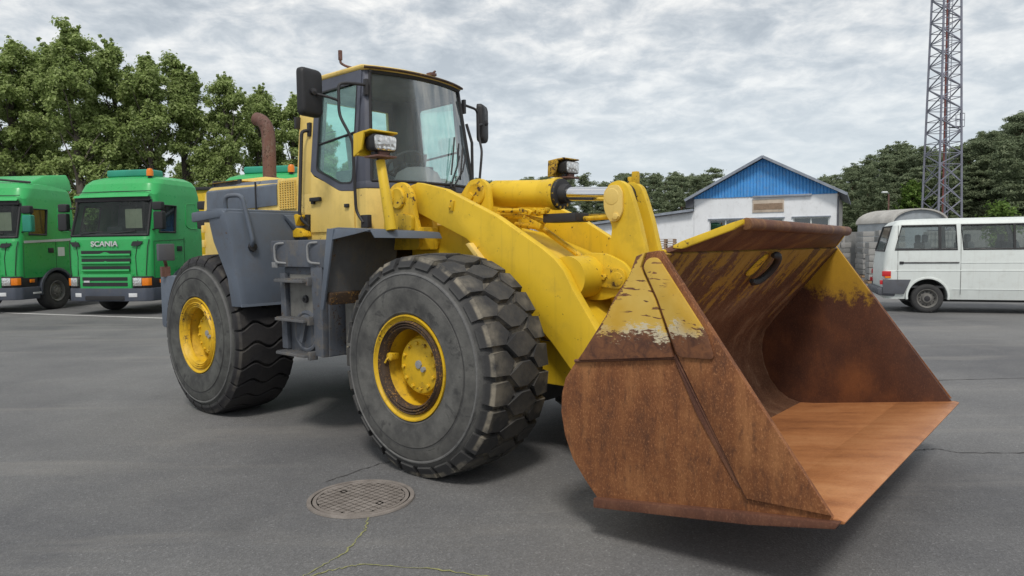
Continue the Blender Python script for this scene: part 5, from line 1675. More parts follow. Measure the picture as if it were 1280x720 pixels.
wfs = {(i, ('F', k)) for i in (6, 7) for k in (0, 1)}
allw = w1 | w2_ | w3 | l1 | l2 | l3 | wb | wfs
m = body_loft(MB(), LV, fs, fy, set())
vb = m.build('body', 'van_white', VAN, angle=24)
cs_ = []
for x in (0.98, 4.10):
    c = MB(); c.lathe([(-1.2, 0.42), (1.2, 0.42)], (x, 0, 0.40), n=40); cs_.append(c.build('cutter', None, VAN))
cut(vb, cs_, opening_centres(LV, fs, fy, allw))
for nm, sel, mt in (('rear_side_window', w1, 'van_glass'), ('door_window', w2_, 'van_glass'), ('front_door_window', w3, 'van_glass'), ('rear_side_window', l1, 'van_glass'), ('door_window', l2, 'van_glass'), ('front_door_window', l3, 'van_glass'), ('rear_window', wb, 'van_glass'), ('windscreen', wfs, 'van_glass')):
    w_ = body_loft(MB(), LV, fs, fy, None, sel, 0.004).build(nm, mt, VAN)
    lp = edge_loop(LV, fs, fy, sel)
    m = MB(); m.tube(lp + [lp[0], lp[1]], 0.022, 6); m.build('seal', 'black_plastic', w_)
m = MB(); m.box((1.22, -0.895, 1.80), (0.06, 0.012, 0.58), (R(-9), 0, 0)); m.build('window_divider', 'black_plastic', VAN)
m = MB(); m.box((2.72, -0.895, 1.80), (0.05, 0.012, 0.58), (R(-9), 0, 0)); m.build('window_divider', 'black_plastic', VAN)
for x in (1.05, 1.95, 2.85):
    for y in (-0.42, 0.42):
        m = MB(); m.box((x + 0.25, y, 0.95), (0.5, 0.55, 0.16)); m.box((x, y, 1.32), (0.14, 0.55, 0.75), (0, R(-8), 0)); m.box((x - 0.06, y, 1.78), (0.10, 0.30, 0.20)); m.build('seat', 'seat_fabric', VAN, bevel=0.05)
m = MB(); m.box((2.4, 0, 0.62), (4.3, 1.7, 0.05)); m.box((3.9, 0, 1.35), (0.35, 1.6, 0.25)); m.build('interior', 'grey_interior', VAN)
m = MB()    # grey cladding low on the rear quarter and rear bumper
m.bm.free()
for s_ in (-1, 1):
    m = MB(); m.prism([(0.02, 0.46), (0.48, 0.45), (0.56, 0.64), (0.62, 0.80), (0.02, 0.80)], s_ * 0.957, s_ * 0.967); m.build('cladding', 'van_cladding', VAN, bevel=0.004)
m = MB(); m.prism(round2([(-0.09, 0.42), (0.30, 0.38), (0.30, 0.62), (-0.09, 0.60)], 0.06), -0.94, 0.94); m.build('rear_bumper', 'van_cladding', VAN, bevel=0.05)
m = MB(); m.prism(round2([(4.80, 0.36), (5.15, 0.42), (5.15, 0.62), (4.80, 0.62)], 0.06), -0.90, 0.90); m.build('front_bumper', 'van_cladding', VAN, bevel=0.05)
for s_ in (-1, 1):
    m = MB(); m.box((0.10, s_ * 0.93, 0.94), (0.19, 0.075, 0.125)); m.build('tail_lamp', 'red_lens', VAN, bevel=0.012)
    m = MB(); m.box((0.13, s_ * 0.934, 0.855), (0.13, 0.075, 0.045)); m.build('indicator', 'orange_lens', VAN, bevel=0.008)
    m = MB(); m.box((0.0, s_ * 0.90, 0.73), (0.07, 0.10, 0.10)); m.build('reflector', 'red_lens', VAN, bevel=0.008)
    m = MB(); m.box((4.88, s_ * 0.78, 0.80), (0.25, 0.32, 0.18)); m.build('headlamp', 'lamp_lens', VAN, bevel=0.03)
    m = MB()
    arc = [(0.98 + 0.465 * cos(a), 0.40 + 0.465 * sin(a)) for a in [R(-10 + 200 * k / 20) for k in range(21)]]
    ar2 = [(0.98 + 0.415 * cos(a), 0.40 + 0.415 * sin(a)) for a in [R(-10 + 200 * k / 20) for k in range(21)]]
    m.prism(arc + ar2[::-1], s_ * 0.93, s_ * 0.972); m.build('arch_flare', 'van_white', VAN, bevel=0.012)
    for xw in (0.98, 4.10):
        m = MB()
        la = [(xw + 0.43 * cos(a), 0.40 + 0.43 * sin(a)) for a in [R(-15 + 210 * k / 20) for k in range(21)]]
        m.loft([[(x, s_ * 0.50, z) for x, z in la], [(x, s_ * 0.925, z) for x, z in la]], closed=False)
        m.prism(la, s_ * 0.49, s_ * 0.50)
        m.build('arch_liner', 'black_plastic', VAN)
    for x in (0.98, 4.10): small_wheel(VAN, x, s_ * 0.83, 0.345, 0.21, s_, 'rim_steel', 0.06, False, 0.66)
m = MB(); m.tube([(0.42, -0.953, 1.205), (1.62, -0.953, 1.205)], 0.016, 6); rl = m.build('door_rail', 'black_plastic', VAN)
m = MB(); m.box((0.42, -0.955, 1.205), (0.09, 0.03, 0.06)); m.build('rail_end', 'black_plastic', VAN, bevel=0.01)
for x in (0.34, 1.655, 3.35):
    m = MB(); m.tube([(x, -0.950, 0.45 if x > 1 else 0.80), (x, -0.957, 0.8), (x, -0.958, 1.0), (x, -0.950, 1.05), (x, -0.928, 1.5), (x + 0.01, -0.84, 2.10)], 0.0045, 5); m.build('panel_gap', 'black_plastic', VAN)
m = MB(); m.tube([(0.30, -0.958, 1.015), (4.6, -0.958, 1.015)], 0.008, 5); m.tube([(1.5, -0.949, 0.575), (3.6, -0.949, 0.575)], 0.006, 5); m.tube([(1.66, -0.951, 1.20), (3.5, -0.951, 1.20)], 0.007, 5); m.build('body_crease', 'van_white', VAN)
m = MB(); m.box((2.2, 0, 0.32), (3.4, 1.3, 0.12)); m.box((0.98, 0, 0.36), (0.10, 1.5, 0.10)); m.build('underbody', 'black_metal', VAN)
m = MB(); m.tube([(3.3, -0.97, 1.14), (3.44, -0.97, 1.14)], 0.02, 6); m.build('door_handle', 'black_plastic', VAN)

# ------------------------------------------------------------------ workshop with the blue gable
WS = empty('workshop_building', (11.9, 46.0, 0), math.atan2(-0.446, 0.895), 'white rendered workshop with a blue corrugated gable behind the loader bucket', 'building')


def wall_grid(name, xs, zs, holes, y0, y1, mat, parent):
    m = MB()
    for i in range(len(xs) - 1):
        for k in range(len(zs) - 1):
            xm, zm = (xs[i] + xs[i + 1]) / 2, (zs[k] + zs[k + 1]) / 2
            if any(a < xm < b and c < zm < d for a, b, c, d in holes): continue
            m.box(((xs[i] + xs[i + 1]) / 2, (y0 + y1) / 2, (zs[k] + zs[k + 1]) / 2), (xs[i + 1] - xs[i], y1 - y0, zs[k + 1] - zs[k]))
    bmesh.ops.remove_doubles(m.bm, verts=m.bm.verts, dist=1e-4)
    # inner shared faces go
    seen = {}
    for f in m.bm.faces:
        key = tuple(sorted(v.index for v in f.verts)) if False else tuple(round(c, 3) for c in f.calc_center_median())
        seen.setdefault(key, []).append(f)
    dead = [f for fs_ in seen.values() if len(fs_) > 1 for f in fs_]
    bmesh.ops.delete(m.bm, geom=dead, context='FACES_ONLY')
    return m.build(name, mat, parent)


EV = 4.62
holes = [(0.97, 3.0, 2.15, 3.25), (3.64, 5.45, 2.15, 3.25), (6.0, 8.03, 2.15, 3.25)]
wall_grid('front_wall', [0, 0.97, 3.0, 3.64, 5.45, 6.0, 8.03, 8.45], [0, 2.15, 3.25, EV], holes, 0.0, 0.3, 'building_white', WS)
m = MB(); m.box((8.30, 6.16, EV / 2), (0.3, 11.7, EV)); m.box((0.15, 6.16, EV / 2), (0.3, 11.7, EV)); m.build('side_wall', 'building_side', WS)
m = MB(); m.box((4.2, 12.0, EV / 2), (7.8, 0.3, EV)); m.build('rear_wall', 'building_white', WS)
m = MB(); m.box((8.475, 0.15, EV / 2), (0.03, 0.40, EV)); m.build('corner_trim', 'board_beige', WS)
for x0, x1, z0, z1 in holes:
    f = MB()
    for a, b, c, d in ((x0, x1, z1 - 0.07, z1), (x0, x1, z0, z0 + 0.07)): f.box(((a + b) / 2, 0.10, (c + d) / 2), (b - a, 0.08, d - c))
    for a in (x0 + 0.035, x1 - 0.035): f.box((a, 0.10, (z0 + z1) / 2), (0.07, 0.08, z1 - z0 - 0.14))
    w_ = f.build('window', 'silver' if x0 < 1 else 'van_white', WS)
    xm = (x0 + x1) / 2
    f = MB(); f.box((xm, 0.10, (z0 + z1) / 2), (0.08, 0.075, z1 - z0 - 0.14)); f.build('mullion', 'van_white', w_)
    for a, b in ((x0 + 0.07, xm - 0.04), (xm + 0.04, x1 - 0.07)):
        f = MB(); f.box(((a + b) / 2, 0.11, (z0 + z1) / 2), (b - a, 0.012, z1 - z0 - 0.14)); f.build('pane', 'house_glass', w_)
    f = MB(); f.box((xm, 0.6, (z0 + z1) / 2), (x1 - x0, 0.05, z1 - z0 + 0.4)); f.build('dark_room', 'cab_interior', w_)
    if x0 < 5: f = MB(); f.box((x0 + (x1 - x0) * 0.76, 0.30, (z0 + z1) / 2), ((x1 - x0) * 0.42, 0.02, z1 - z0 - 0.2)); f.build('blind', 'board_brown', w_)
    f = MB(); f.box((xm, -0.04, z1 + 0.03), (x1 - x0 + 0.16, 0.10, 0.06)); f.build('lintel', 'roof_grey', w_)
# gable of corrugated sheets, each sheet its own part
apx, apz = 4.25, 6.93
NSH = 22
for k in range(NSH):
    x0 = -0.02 + 8.50 * k / NSH; x1 = -0.02 + 8.50 * (k + 1) / NSH
    def top(x): return apz - abs(x - apx) * (apz - EV - 0.05) / 4.3
    w_ = x1 - x0
    m = MB()
    pf = [(x0, 0.0), (x0 + w_ * 0.12, -0.045), (x0 + w_ * 0.38, -0.045), (x0 + w_ * 0.5, 0.0), (x0 + w_ * 0.62, -0.045), (x0 + w_ * 0.88, -0.045), (x1 - 0.004, 0.0)]
    m.loft([[(x, y - 0.02, EV) for x, y in pf] + [(x, y + 0.0, EV) for x, y in pf[::-1]], [(x, y - 0.02, max(EV + 0.02, top(x))) for x, y in pf] + [(x, y, max(EV + 0.02, top(x))) for x, y in pf[::-1]]])
    m.build('gable_sheet', 'gable_blue', WS, angle=20)
m = MB(); m.prism([(0.1, EV), (8.35, EV), (apx, apz - 0.06)], 0.005, 0.2); m.build('gable_backing', 'building_side', WS)
for sx in (-1, 1):
    m = MB()
    e = (apx + sx * 4.75, apz + 0.10 - 4.75 * (apz - EV - 0.05) / 4.3)
    m.loft([[(apx, y, apz + 0.06), (apx, y, apz + 0.16), (e[0], y, e[1] + 0.06), (e[0], y, e[1] - 0.06)] for y in (-0.55, 12.3)])
    m.build('roof', 'roof_grey', WS, bevel=0.01)
    m = MB(); m.bar((apx, -0.565, apz + 0.09), (e[0], -0.565, e[1] - 0.01), 0.03, 0.16); m.build('barge_board', 'silver' if False else 'roof_grey', WS)
m = MB(); m.box((5.35, -0.10, 4.60), (3.4, 0.14, 0.12)); m.build('awning_box', 'roof_grey', WS, bevel=0.01)
m = MB(); m.box((4.55, -0.03, 4.02), (1.85, 0.05, 0.80)); sg = m.build('sign_board', 'board_beige', WS, bevel=0.008)
m = MB(); m.box((4.55, -0.062, 3.98), (1.70, 0.012, 0.38)); m.build('sign_panel', 'board_brown', sg)
m = MB(); m.tube([(8.50, -0.06, 0.1), (8.50, -0.06, 4.4), (8.60, 0.0, 4.55)], 0.05, 8); m.build('downpipe', 'van_cladding', WS)

AN = empty('annex_building', (11.9, 46.0, 0), math.atan2(-0.446, 0.895), 'low white lean-to annex with a grey sloping roof left of the workshop', 'building')
m = MB(); m.prism([(-7.0, 0), (-0.02, 0), (-0.02, 3.82), (-7.0, 3.1)], 0.05, 7.0); m.build('wall', 'building_white', AN)
m = MB(); m.prism([(-7.3, 3.08), (-0.03, 3.83), (-0.03, 3.99), (-7.3, 3.24)], -0.25, 7.3); m.build('roof', 'roof_grey', AN)
m = MB(); m.prism([(-7.3, 3.02), (-0.03, 3.76), (-0.03, 3.828), (-7.3, 3.078)], -0.27, -0.22); m.build('fascia', 'black_metal', AN)
m = MB(); m.box((-0.25, -0.15, 4.3), (0.5, 0.2, 0.5)); m.build('flashing', 'van_cladding', AN)

# pallet stack in front of the annex: every pallet a thing
def pallet_mesh():
    m = MB()
    for x in (-0.55, 0, 0.55):
        for y in (-0.33, 0, 0.33): m.box((x, y, 0.075), (0.13, 0.13, 0.09))
    for y in (-0.36, -0.18, 0, 0.18, 0.36): m.box((0, y, 0.133), (1.2, 0.12, 0.022))
    for y in (-0.34, 0, 0.34): m.box((0, y, 0.017), (1.2, 0.10, 0.022))
    return m
ORDN = ['first', 'second', 'third', 'fourth', 'fifth', 'sixth', 'seventh', 'eighth', 'ninth', 'tenth', 'eleventh', 'twelfth', 'thirteenth']
pm = pallet_mesh().build('wooden_pallet', 'pallet_wood')
p0 = Vector((9.62, 44.0, 0))
for k in range(14):
    o = pm if k == 0 else pm.copy()
    if k: COL.objects.link(o)
    o.location = p0 + Vector((random.uniform(-.02, .02), random.uniform(-.02, .02), 0.146 * k)); o.rotation_euler = (0, 0, R(-20) + random.uniform(-.02, .02))
    tagobj(o, '%s brown wooden pallet in the tall stack by the white annex wall' % ('topmost' if k == 13 else 'lowest' if k == 0 else ORDN[k] + ' from the ground'), 'pallet', 'pallets stacked by the annex')

# barrel-roofed site hut behind the van
HT_ = empty('site_hut', (21.62, 37.6, 0), R(-14), 'grey metal hut with a curved barrel roof behind the white van', 'hut')
arc = [(1.36 * cos(a), 2.72 + 0.74 * sin(a)) for a in [pi * k / 16 for k in range(17)]]
m = MB(); m.prism([(-1.32, 0.2), (1.32, 0.2)] + [(x * 0.975, z - 0.03) for x, z in arc], -0.02, 2.1, 'xz', lambda q: (q[0] - q[1] * 0.55, q[1], q[2])); m.build('wall', 'hut_wall', HT_)
m = MB(); m.prism(arc + [(x * 0.955, z - 0.07) for x, z in arc[::-1]], -0.15, 2.2, 'xz', lambda q: (q[0] - q[1] * 0.55, q[1], q[2])); m.build('roof', 'hut_roof', HT_, angle=40)
m = MB(); m.box((0.9, -0.04, 1.3), (0.9, 0.05, 2.0)); m.build('door', 'van_cladding', HT_, bevel=0.01)

# concrete blocks and slabs stacked behind the bucket
rnd = random.Random(3)
bl = [(15.2, 29.0, 2, 6, 1.0, 'light concrete block stack with gaps right of the bucket rim'), (16.6, 31.0, 2, 8, 1.1, 'tall pale concrete block stack beside the white van'), (17.6, 34.0, 3, 8, 1.0, 'stack of grey slabs below the curved hut roof'), (14.9, 26.5, 2, 4, 0.9, 'low stack of grey kerb stones nearest the bucket edge'), (16.0, 35.5, 3, 7, 1.1, 'weathered block stack against the concrete wall')]
for x, y, nx, nz, w_, lb_ in bl:
    t = empty('block_stack', (x, y, 0), R(rnd.uniform(-25, 5)), lb_, 'block stack', 'stacks of concrete blocks in the yard')
    m = MB(); m.box((0, 0, 0.07), (nx * 0.55, w_, 0.10)); m.build('pallet', 'pallet_wood', t)
    h = 0.26
    for k in range(nz):
        for i in range(nx):
            if k == nz - 1 and rnd.random() < 0.35: continue
            m = MB(); m.box(((i - (nx - 1) / 2) * 0.54 + rnd.uniform(-.02, .02), rnd.uniform(-.03, .03), 0.14 + h * (k + 0.5)), (0.51, w_, h - 0.025))
            m.build('concrete_block', 'concrete' if rnd.random() < 0.7 else 'concrete_dark', t, bevel=0.01)
# wire cage
cg = empty('wire_cage', (17.4, 28.6, 0), R(-18), 'tall wire mesh cage of grey bars beside the van rear window', 'cage')
for k in range(9):
    m = MB(); m.tube([(-0.6 + 0.15 * k, -0.5, 0.15), (-0.6 + 0.15 * k, -0.5, 2.35)], 0.010, 5); m.build('upright', 'grey_steel', cg)
for k in range(9):
    m = MB(); m.tube([(-0.62, -0.5, 0.2 + 0.265 * k), (0.62, -0.5, 0.2 + 0.265 * k)], 0.010, 5); m.build('cross_wire', 'grey_steel', cg)
m = MB(); m.box((0, 0.0, 1.1), (1.1, 0.9, 2.0)); m.build('contents', 'concrete', cg, bevel=0.04)
m = MB(); m.box((0, 0, 0.10), (1.3, 1.1, 0.10)); m.build('pallet', 'pallet_wood', cg)
# pile of pipes / low objects
for k, (x, y, L_, r_) in enumerate(((14.2, 25.2, 1.8, 0.16), (14.35, 25.6, 1.8, 0.16))):
    m = MB(); m.tube([(x - L_ / 2, y, 0.20), (x + L_ / 2, y - 0.5, 0.20)], r_, 14)
    tagobj(m.build('concrete_pipe', 'concrete', None), 'grey pipe lying on the ground behind the bucket, %s one' % ('front' if k == 0 else 'rear'), 'pipe', 'pipes on the ground')
cw = empty('boundary_wall', (19.5, 41.5, 0), R(-6), 'low grey concrete panel wall at the back of the yard', 'wall')
for k in range(14):
    m = MB(); m.box((-3 + 2.0 * k, 0, 1.15), (1.96, 0.12, 2.3)); m.build('wall_panel', 'concrete_dark' if k % 3 else 'concrete', cw, bevel=0.01)
    m = MB(); m.box((-4 + 2.0 * k, -0.02, 1.22), (0.16, 0.2, 2.44)); m.build('post', 'concrete', cw, bevel=0.01)

# street lamp
SLm = empty('street_lamp', (25.6, 48.0, 0), 0, 'slim reddish lamp post with a pale lamp head left of the lattice mast', 'street lamp')
m = MB(); m.tube([(0, 0, 0), (0, 0, 4.9)], [0.06, 0.05], 10); m.build('post', 'stack_rust', SLm)
m = MB(); m.tube([(0, 0, 4.9), (-0.05, -0.03, 5.0), (-0.25, -0.1, 5.05)], 0.03, 8); m.build('arm', 'grey_steel', SLm)
m = MB(); m.box((-0.34, -0.1, 5.04), (0.36, 0.2, 0.12)); m.build('lamp_head', 'van_white', SLm, bevel=0.05)

# ------------------------------------------------------------------ lattice mast
MS = empty('lattice_mast', (36.5, 60.0, 0), R(12), 'tall steel lattice radio mast rising out of the frame behind the van', 'mast')
Hm = 30.0


def mp(k, z):
    w_ = 1.34 - 0.019 * z
    return Vector((w_ * cos(R(90 * k + 38)) * 1.15, w_ * sin(R(90 * k + 38)) * 1.15, z))


for k in range(4):
    m = MB(); m.tube([mp(k, z) for z in (0, 10, 20, Hm)], 0.085, 8); m.build('mast_leg', 'mast_steel', MS)
zz, lev = 0.6, []
while zz < Hm:
    lev.append(zz); zz += 1.5 if zz < 8 else 0.92
for a, b in zip(lev[:-1], lev[1:]):
    for k in range(4):
        for flip in ((0, 1) if a < 8 else ((len(lev) + lev.index(a) + k) % 2,)):
            p, q = (mp(k, a), mp((k + 1) % 4, b)) if not flip else (mp((k + 1) % 4, a), mp(k, b))
            if flip and a < 8 and k % 2: continue
            m = MB(); m.bar(p, q, 0.075, 0.075); m.build('brace', 'mast_steel', MS)
        if a >= 8:
            m = MB(); m.bar(mp(k, a), mp((k + 1) % 4, a), 0.05, 0.05); m.build('strut', 'mast_steel', MS)
m = MB(); m.tube([(0.1, 0, 0), (0.1, 0, Hm)], 0.07, 6); m.build('cable_duct', 'mast_red', MS)
m = MB(); m.tube([(-0.2, 0.1, 0), (-0.2, 0.1, Hm)], 0.05, 6); m.build('cable_duct', 'mast_steel', MS)
for x in (0.42, 0.72):
    m = MB(); m.tube([(x, 0.1, 0), (x, 0.1, Hm)], 0.025, 5); m.build('ladder_rail', 'mast_steel', MS)
m = MB()
for k in range(75): m.bar((0.42, 0.1, 0.4 + 0.39 * k), (0.72, 0.1, 0.4 + 0.39 * k), 0.03, 0.03)
tagobj(m.build('ladder_rung', 'mast_steel', MS), kind='stuff')
m = MB()
m.box((0.75, -0.5, 11.2), (0.9, 0.8, 0.05))
for x, y in ((0.3, -0.9), (1.2, -0.9), (1.2, -0.1), (0.75, -0.9)): m.tube([(x, y, 11.2), (x, y, 12.3)], 0.022, 5)
for z in (11.75, 12.3): m.tube([(0.3, -0.9, z), (1.2, -0.9, z), (1.2, -0.1, z)], 0.022, 5)
m.build('platform', 'mast_steel', MS)


# ------------------------------------------------------------------ vegetation
def leaf_mesh(name, centres, n, size, seed, flat=0.8, up=0.55, aspect=0.55):
    """many small bent leaf sprays spread through clumps: centres = (x,y,z,r)"""
    rs = np.random.RandomState(seed)
    C = np.array(centres)
    wts = C[:, 3] ** 1.7
    idx = rs.choice(len(C), n, p=wts / wts.sum())
    d = rs.normal(size=(n, 3)); d /= np.linalg.norm(d, axis=1)[:, None]
    rad = rs.uniform(0.15, 1, n) ** 0.5 * (1 + 0.25 * rs.normal(size=n))
    P = C[idx, :3] + d * (rad * C[idx, 3])[:, None] * np.array([1, 1, flat])
    nrm = d * 0.8 + rs.normal(size=(n, 3)) * 0.5 + np.array([0, -0.0, up])
    nrm /= np.linalg.norm(nrm, axis=1)[:, None]
    t = np.cross(nrm, rs.normal(size=(n, 3))); t /= np.linalg.norm(t, axis=1)[:, None] + 1e-9
    b = np.cross(nrm, t)
    s = size * rs.uniform(0.6, 1.4, n)
    L = t * s[:, None]; Wd = b * (s * aspect)[:, None]; N = nrm * (s * 0.25)[:, None]
    V = np.stack([P - L, P + Wd + N, P + L, P - Wd + N], 1).reshape(-1, 3)
    me = bpy.data.meshes.new(name)
    me.vertices.add(len(V)); me.vertices.foreach_set('co', V.astype(np.float32).ravel())
    tri = np.arange(n)[:, None] * 4 + np.array([[0, 1, 2, 0, 2, 3]])
    me.loops.add(n * 6); me.loops.foreach_set('vertex_index', tri.ravel().astype(np.int32))
    me.polygons.add(n * 2); me.polygons.foreach_set('loop_start', (np.arange(n * 2) * 3).astype(np.int32))
    me.update(calc_edges=True)
    return me


def limb_path(rnd, a, d, L, bend=0.25, n=4):
    P = [Vector(a)]
    d = Vector(d).normalized()
    for k in range(n):
        d = (d + Vector((rnd.uniform(-bend, bend), rnd.uniform(-bend, bend), rnd.uniform(-bend * 0.3, bend)))).normalized()
        P.append(P[-1] + d * L / n)
    return P


def broadleaf(seed, H, width, nl, size, low=0.16):
    rnd = random.Random(seed)
    m = MB()
    clumps = []
    lean = Vector((rnd.uniform(-.04, .04), rnd.uniform(-.04, .04), 1))
    T = [Vector((0, 0, -0.1))]
    for k in range(1, 9): T.append(Vector((0, 0, -0.1)) + lean * (H * 0.93 * k / 8) + Vector((rnd.uniform(-.15, .15), rnd.uniform(-.15, .15), 0)))
    m.tube(T, [0.24 * (1 - 0.9 * k / 8) + 0.02 for k in range(9)], 8)
    nb = 30
    for k in range(nb):
        f = low + (0.97 - low) * (k + rnd.random()) / nb
        i = min(7, int(f * 8)); p = T[i].lerp(T[i + 1], f * 8 - i)
        env = width * (0.55 + 0.45 * sin(pi * min(1, (f - low) / (1 - low) * 0.9 + 0.18))) * (1.0 if f < 0.7 else max(0.18, (1.05 - f) / 0.35))
        L = env * rnd.uniform(0.6, 1.15)
        a = rnd.uniform(0, 2 * pi)
        el = rnd.uniform(0.35, 0.9) + 0.4 * f
        P = limb_path(rnd, p, (cos(a) * cos(el), sin(a) * cos(el), sin(el)), L, 0.25)
        m.tube(P, [max(0.012, 0.085 * (1 - f * 0.7) * (1 - j / 5)) for j in range(5)], 5)
        for j in range(rnd.randint(3, 5)):
            q = P[rnd.randint(1, 4)]
            d = Vector((rnd.uniform(-1, 1), rnd.uniform(-1, 1), rnd.uniform(-.3, .9))).normalized() * rnd.uniform(0.25, 0.9)
            clumps.append((*(q + d), rnd.uniform(0.22, 0.62) * (1 - 0.35 * f)))
        clumps.append((*P[-1], rnd.uniform(0.25, 0.5)))
        for j in range(3):      # upright sprigs at the crown's edge
            e = P[-1] + Vector((rnd.uniform(-.5, .5), rnd.uniform(-.5, .5), rnd.uniform(0.2, 0.9)))
            clumps += [(*P[-1].lerp(e, t), 0.20 - 0.11 * t) for t in (0.45, 0.75, 1.0)]
    for k in range(5): clumps.append((*(T[-1] + Vector((rnd.uniform(-.3, .3), rnd.uniform(-.3, .3), rnd.uniform(-.5, .55)))), rnd.uniform(0.15, 0.4)))
    return m, leaf_mesh('crown', clumps, nl, size, seed)


def pine(seed, H, width, nl, size, low=0.25):
    rnd = random.Random(seed)
    m = MB()
    T = [Vector((0, 0, -0.1))]
    for k in range(1, 8): T.append(Vector((rnd.uniform(-.12, .12), rnd.uniform(-.12, .12), H * 0.97 * k / 7)))
    m.tube(T, [0.20 * (1 - 0.85 * k / 7) + 0.015 for k in range(8)], 7)
    clumps = []
    nb = 30
    for k in range(nb):
        f = low + (0.98 - low) * (k + rnd.random()) / nb
        i = min(6, int(f * 7)); p = T[i].lerp(T[i + 1], f * 7 - i)
        L = width * (1.08 - f) ** 0.65 * rnd.uniform(0.45, 1.2)
        a = rnd.uniform(0, 2 * pi); el = rnd.uniform(-0.15, 0.45) + 0.3 * f
        P = limb_path(rnd, p, (cos(a) * cos(el), sin(a) * cos(el), sin(el)), L, 0.2, 3)
        m.tube(P, [0.05 * (1 - f * 0.6), 0.04 * (1 - f * 0.6), 0.025, 0.01], 4)
        for j in range(rnd.randint(2, 4)):
            q = P[rnd.randint(1, 3)]
            clumps.append((*(q + Vector((rnd.uniform(-.5, .5), rnd.uniform(-.5, .5), rnd.uniform(-.1, .4)))), rnd.uniform(0.28, 0.72)))
    clumps.append((*T[-1], 0.3)); clumps.append((*(T[-1] + Vector((0, 0, 0.25))), 0.18))
    return m, leaf_mesh('crown', clumps, nl, size, seed, 0.45, 0.5, 0.28)


def proto(kind, seed, H, width, nl, size, leafm, barkm, low):
    m, cm = (broadleaf if kind == 'b' else pine)(seed, H, width, nl, size, low)
    root = empty('tree')
    m.build('trunk', barkm, root, angle=60)
    link('crown', cm, leafm, root)
    return root


def plant(pr, used, loc, name, label, cat, group, s, rz, sz=None):
    if pr in used:
        o = copy_tree(pr)
    else:
        o = pr; used.add(pr)
    o.name = name
    o.location = loc; o.rotation_euler = (0, 0, rz); o.scale = (s, s, sz or s)
    tagobj(o, label, cat, group)
    return o


used = set()
pop = [proto('b', 11 + k, 12.0, 2.6, 44000, 0.076, 'leaf_poplar', 'bark', 0.15) for k in range(4)]
rnd = random.Random(5)


def at(px_, Y): return ((px_ - 640) / 880.65 * Y, Y)


ORD = ['first', 'second', 'third', 'fourth', 'fifth', 'sixth', 'seventh', 'eighth', 'ninth', 'tenth', 'eleventh', 'twelfth', 'thirteenth', 'fourteenth', 'fifteenth', 'sixteenth', 'seventeenth', 'eighteenth', 'nineteenth', 'twentieth', 'twenty-first', 'twenty-second', 'twenty-third', 'twenty-fourth', 'twenty-fifth', 'twenty-sixth', 'twenty-seventh']
row = [(-35, 37, 38), (20, 39, 36), (62, 42, 50), (105, 38, 16), (150, 41, 42), (192, 40, 55), (238, 42, 62), (285, 41, 84), (330, 44, 100), (368, 45, 108), (408, 46, 138), (448, 48, 190)]
LROW = ['leafy tree cut by the left edge of the frame above the leftmost lorry', 'leafy tree above the roof of the lorry with the silver stripe', 'slim leafy tree just left of the tallest tree', 'tallest broad-leaved tree in the row behind the green lorries',
        'leafy tree just right of the tallest tree, above the lettered lorry', 'leafy tree above the roof beacon of the lettered lorry', 'leafy tree above the rear edge of the lettered lorry cab', 'leafy tree just left of the rusty exhaust stack', 'leafy tree directly behind the rusty exhaust stack', 'leafy tree between the exhaust stack and the loader cab', 'leafy tree seen through the loader cab door glass', 'leafy tree mostly hidden behind the loader windscreen']
for i, (px_, Y, yt) in enumerate(row):
    x, y = at(px_, Y)
    hor = 315.5 - px_ * 0.0124
    Ht = 1.723 + (hor - yt) / 880.65 * Y
    s = Ht / 12.2
    plant(pop[i % 4], used, (x, y, 0), 'broadleaf_tree', LROW[i], 'tree', 'trees behind the lorries', s, rnd.uniform(0, 6.28), s)
for i in range(8):      # second row, lower, fills the gaps
    px_ = -40 + 54 * i; Y = 49 + rnd.uniform(-2, 3)
    x, y = at(px_, Y)
    plant(pop[(i * 3 + 1) % 4], used, (x, y, 0), 'broadleaf_tree', 'lower leafy tree of the back row at left, %s from the left edge' % ORD[i], 'tree', 'back row of trees at left', rnd.uniform(0.72, 0.90) * (1.12 if px_ < 150 else 0.92), rnd.uniform(0, 6.28))

pines = [proto('p', 31 + k, 12.0, 2.3, 22000, 0.10, 'leaf_pine', 'pine_bark', 0.16 + 0.05 * (k % 2)) for k in range(5)]
sky_l = [(560, 224), (590, 219), (640, 222), (680, 222), (740, 222), (790, 218), (830, 210), (880, 214), (930, 220), (1010, 219), (1050, 217), (1080, 196), (1110, 186), (1140, 180), (1165, 184), (1195, 182), (1225, 163), (1250, 156), (1285, 134), (1330, 128), (1400, 120)]


def skyline(px_):
    for (a, ya), (b, yb) in zip(sky_l[:-1], sky_l[1:]):
        if a <= px_ <= b: return ya + (yb - ya) * (px_ - a) / (b - a)
    return 200


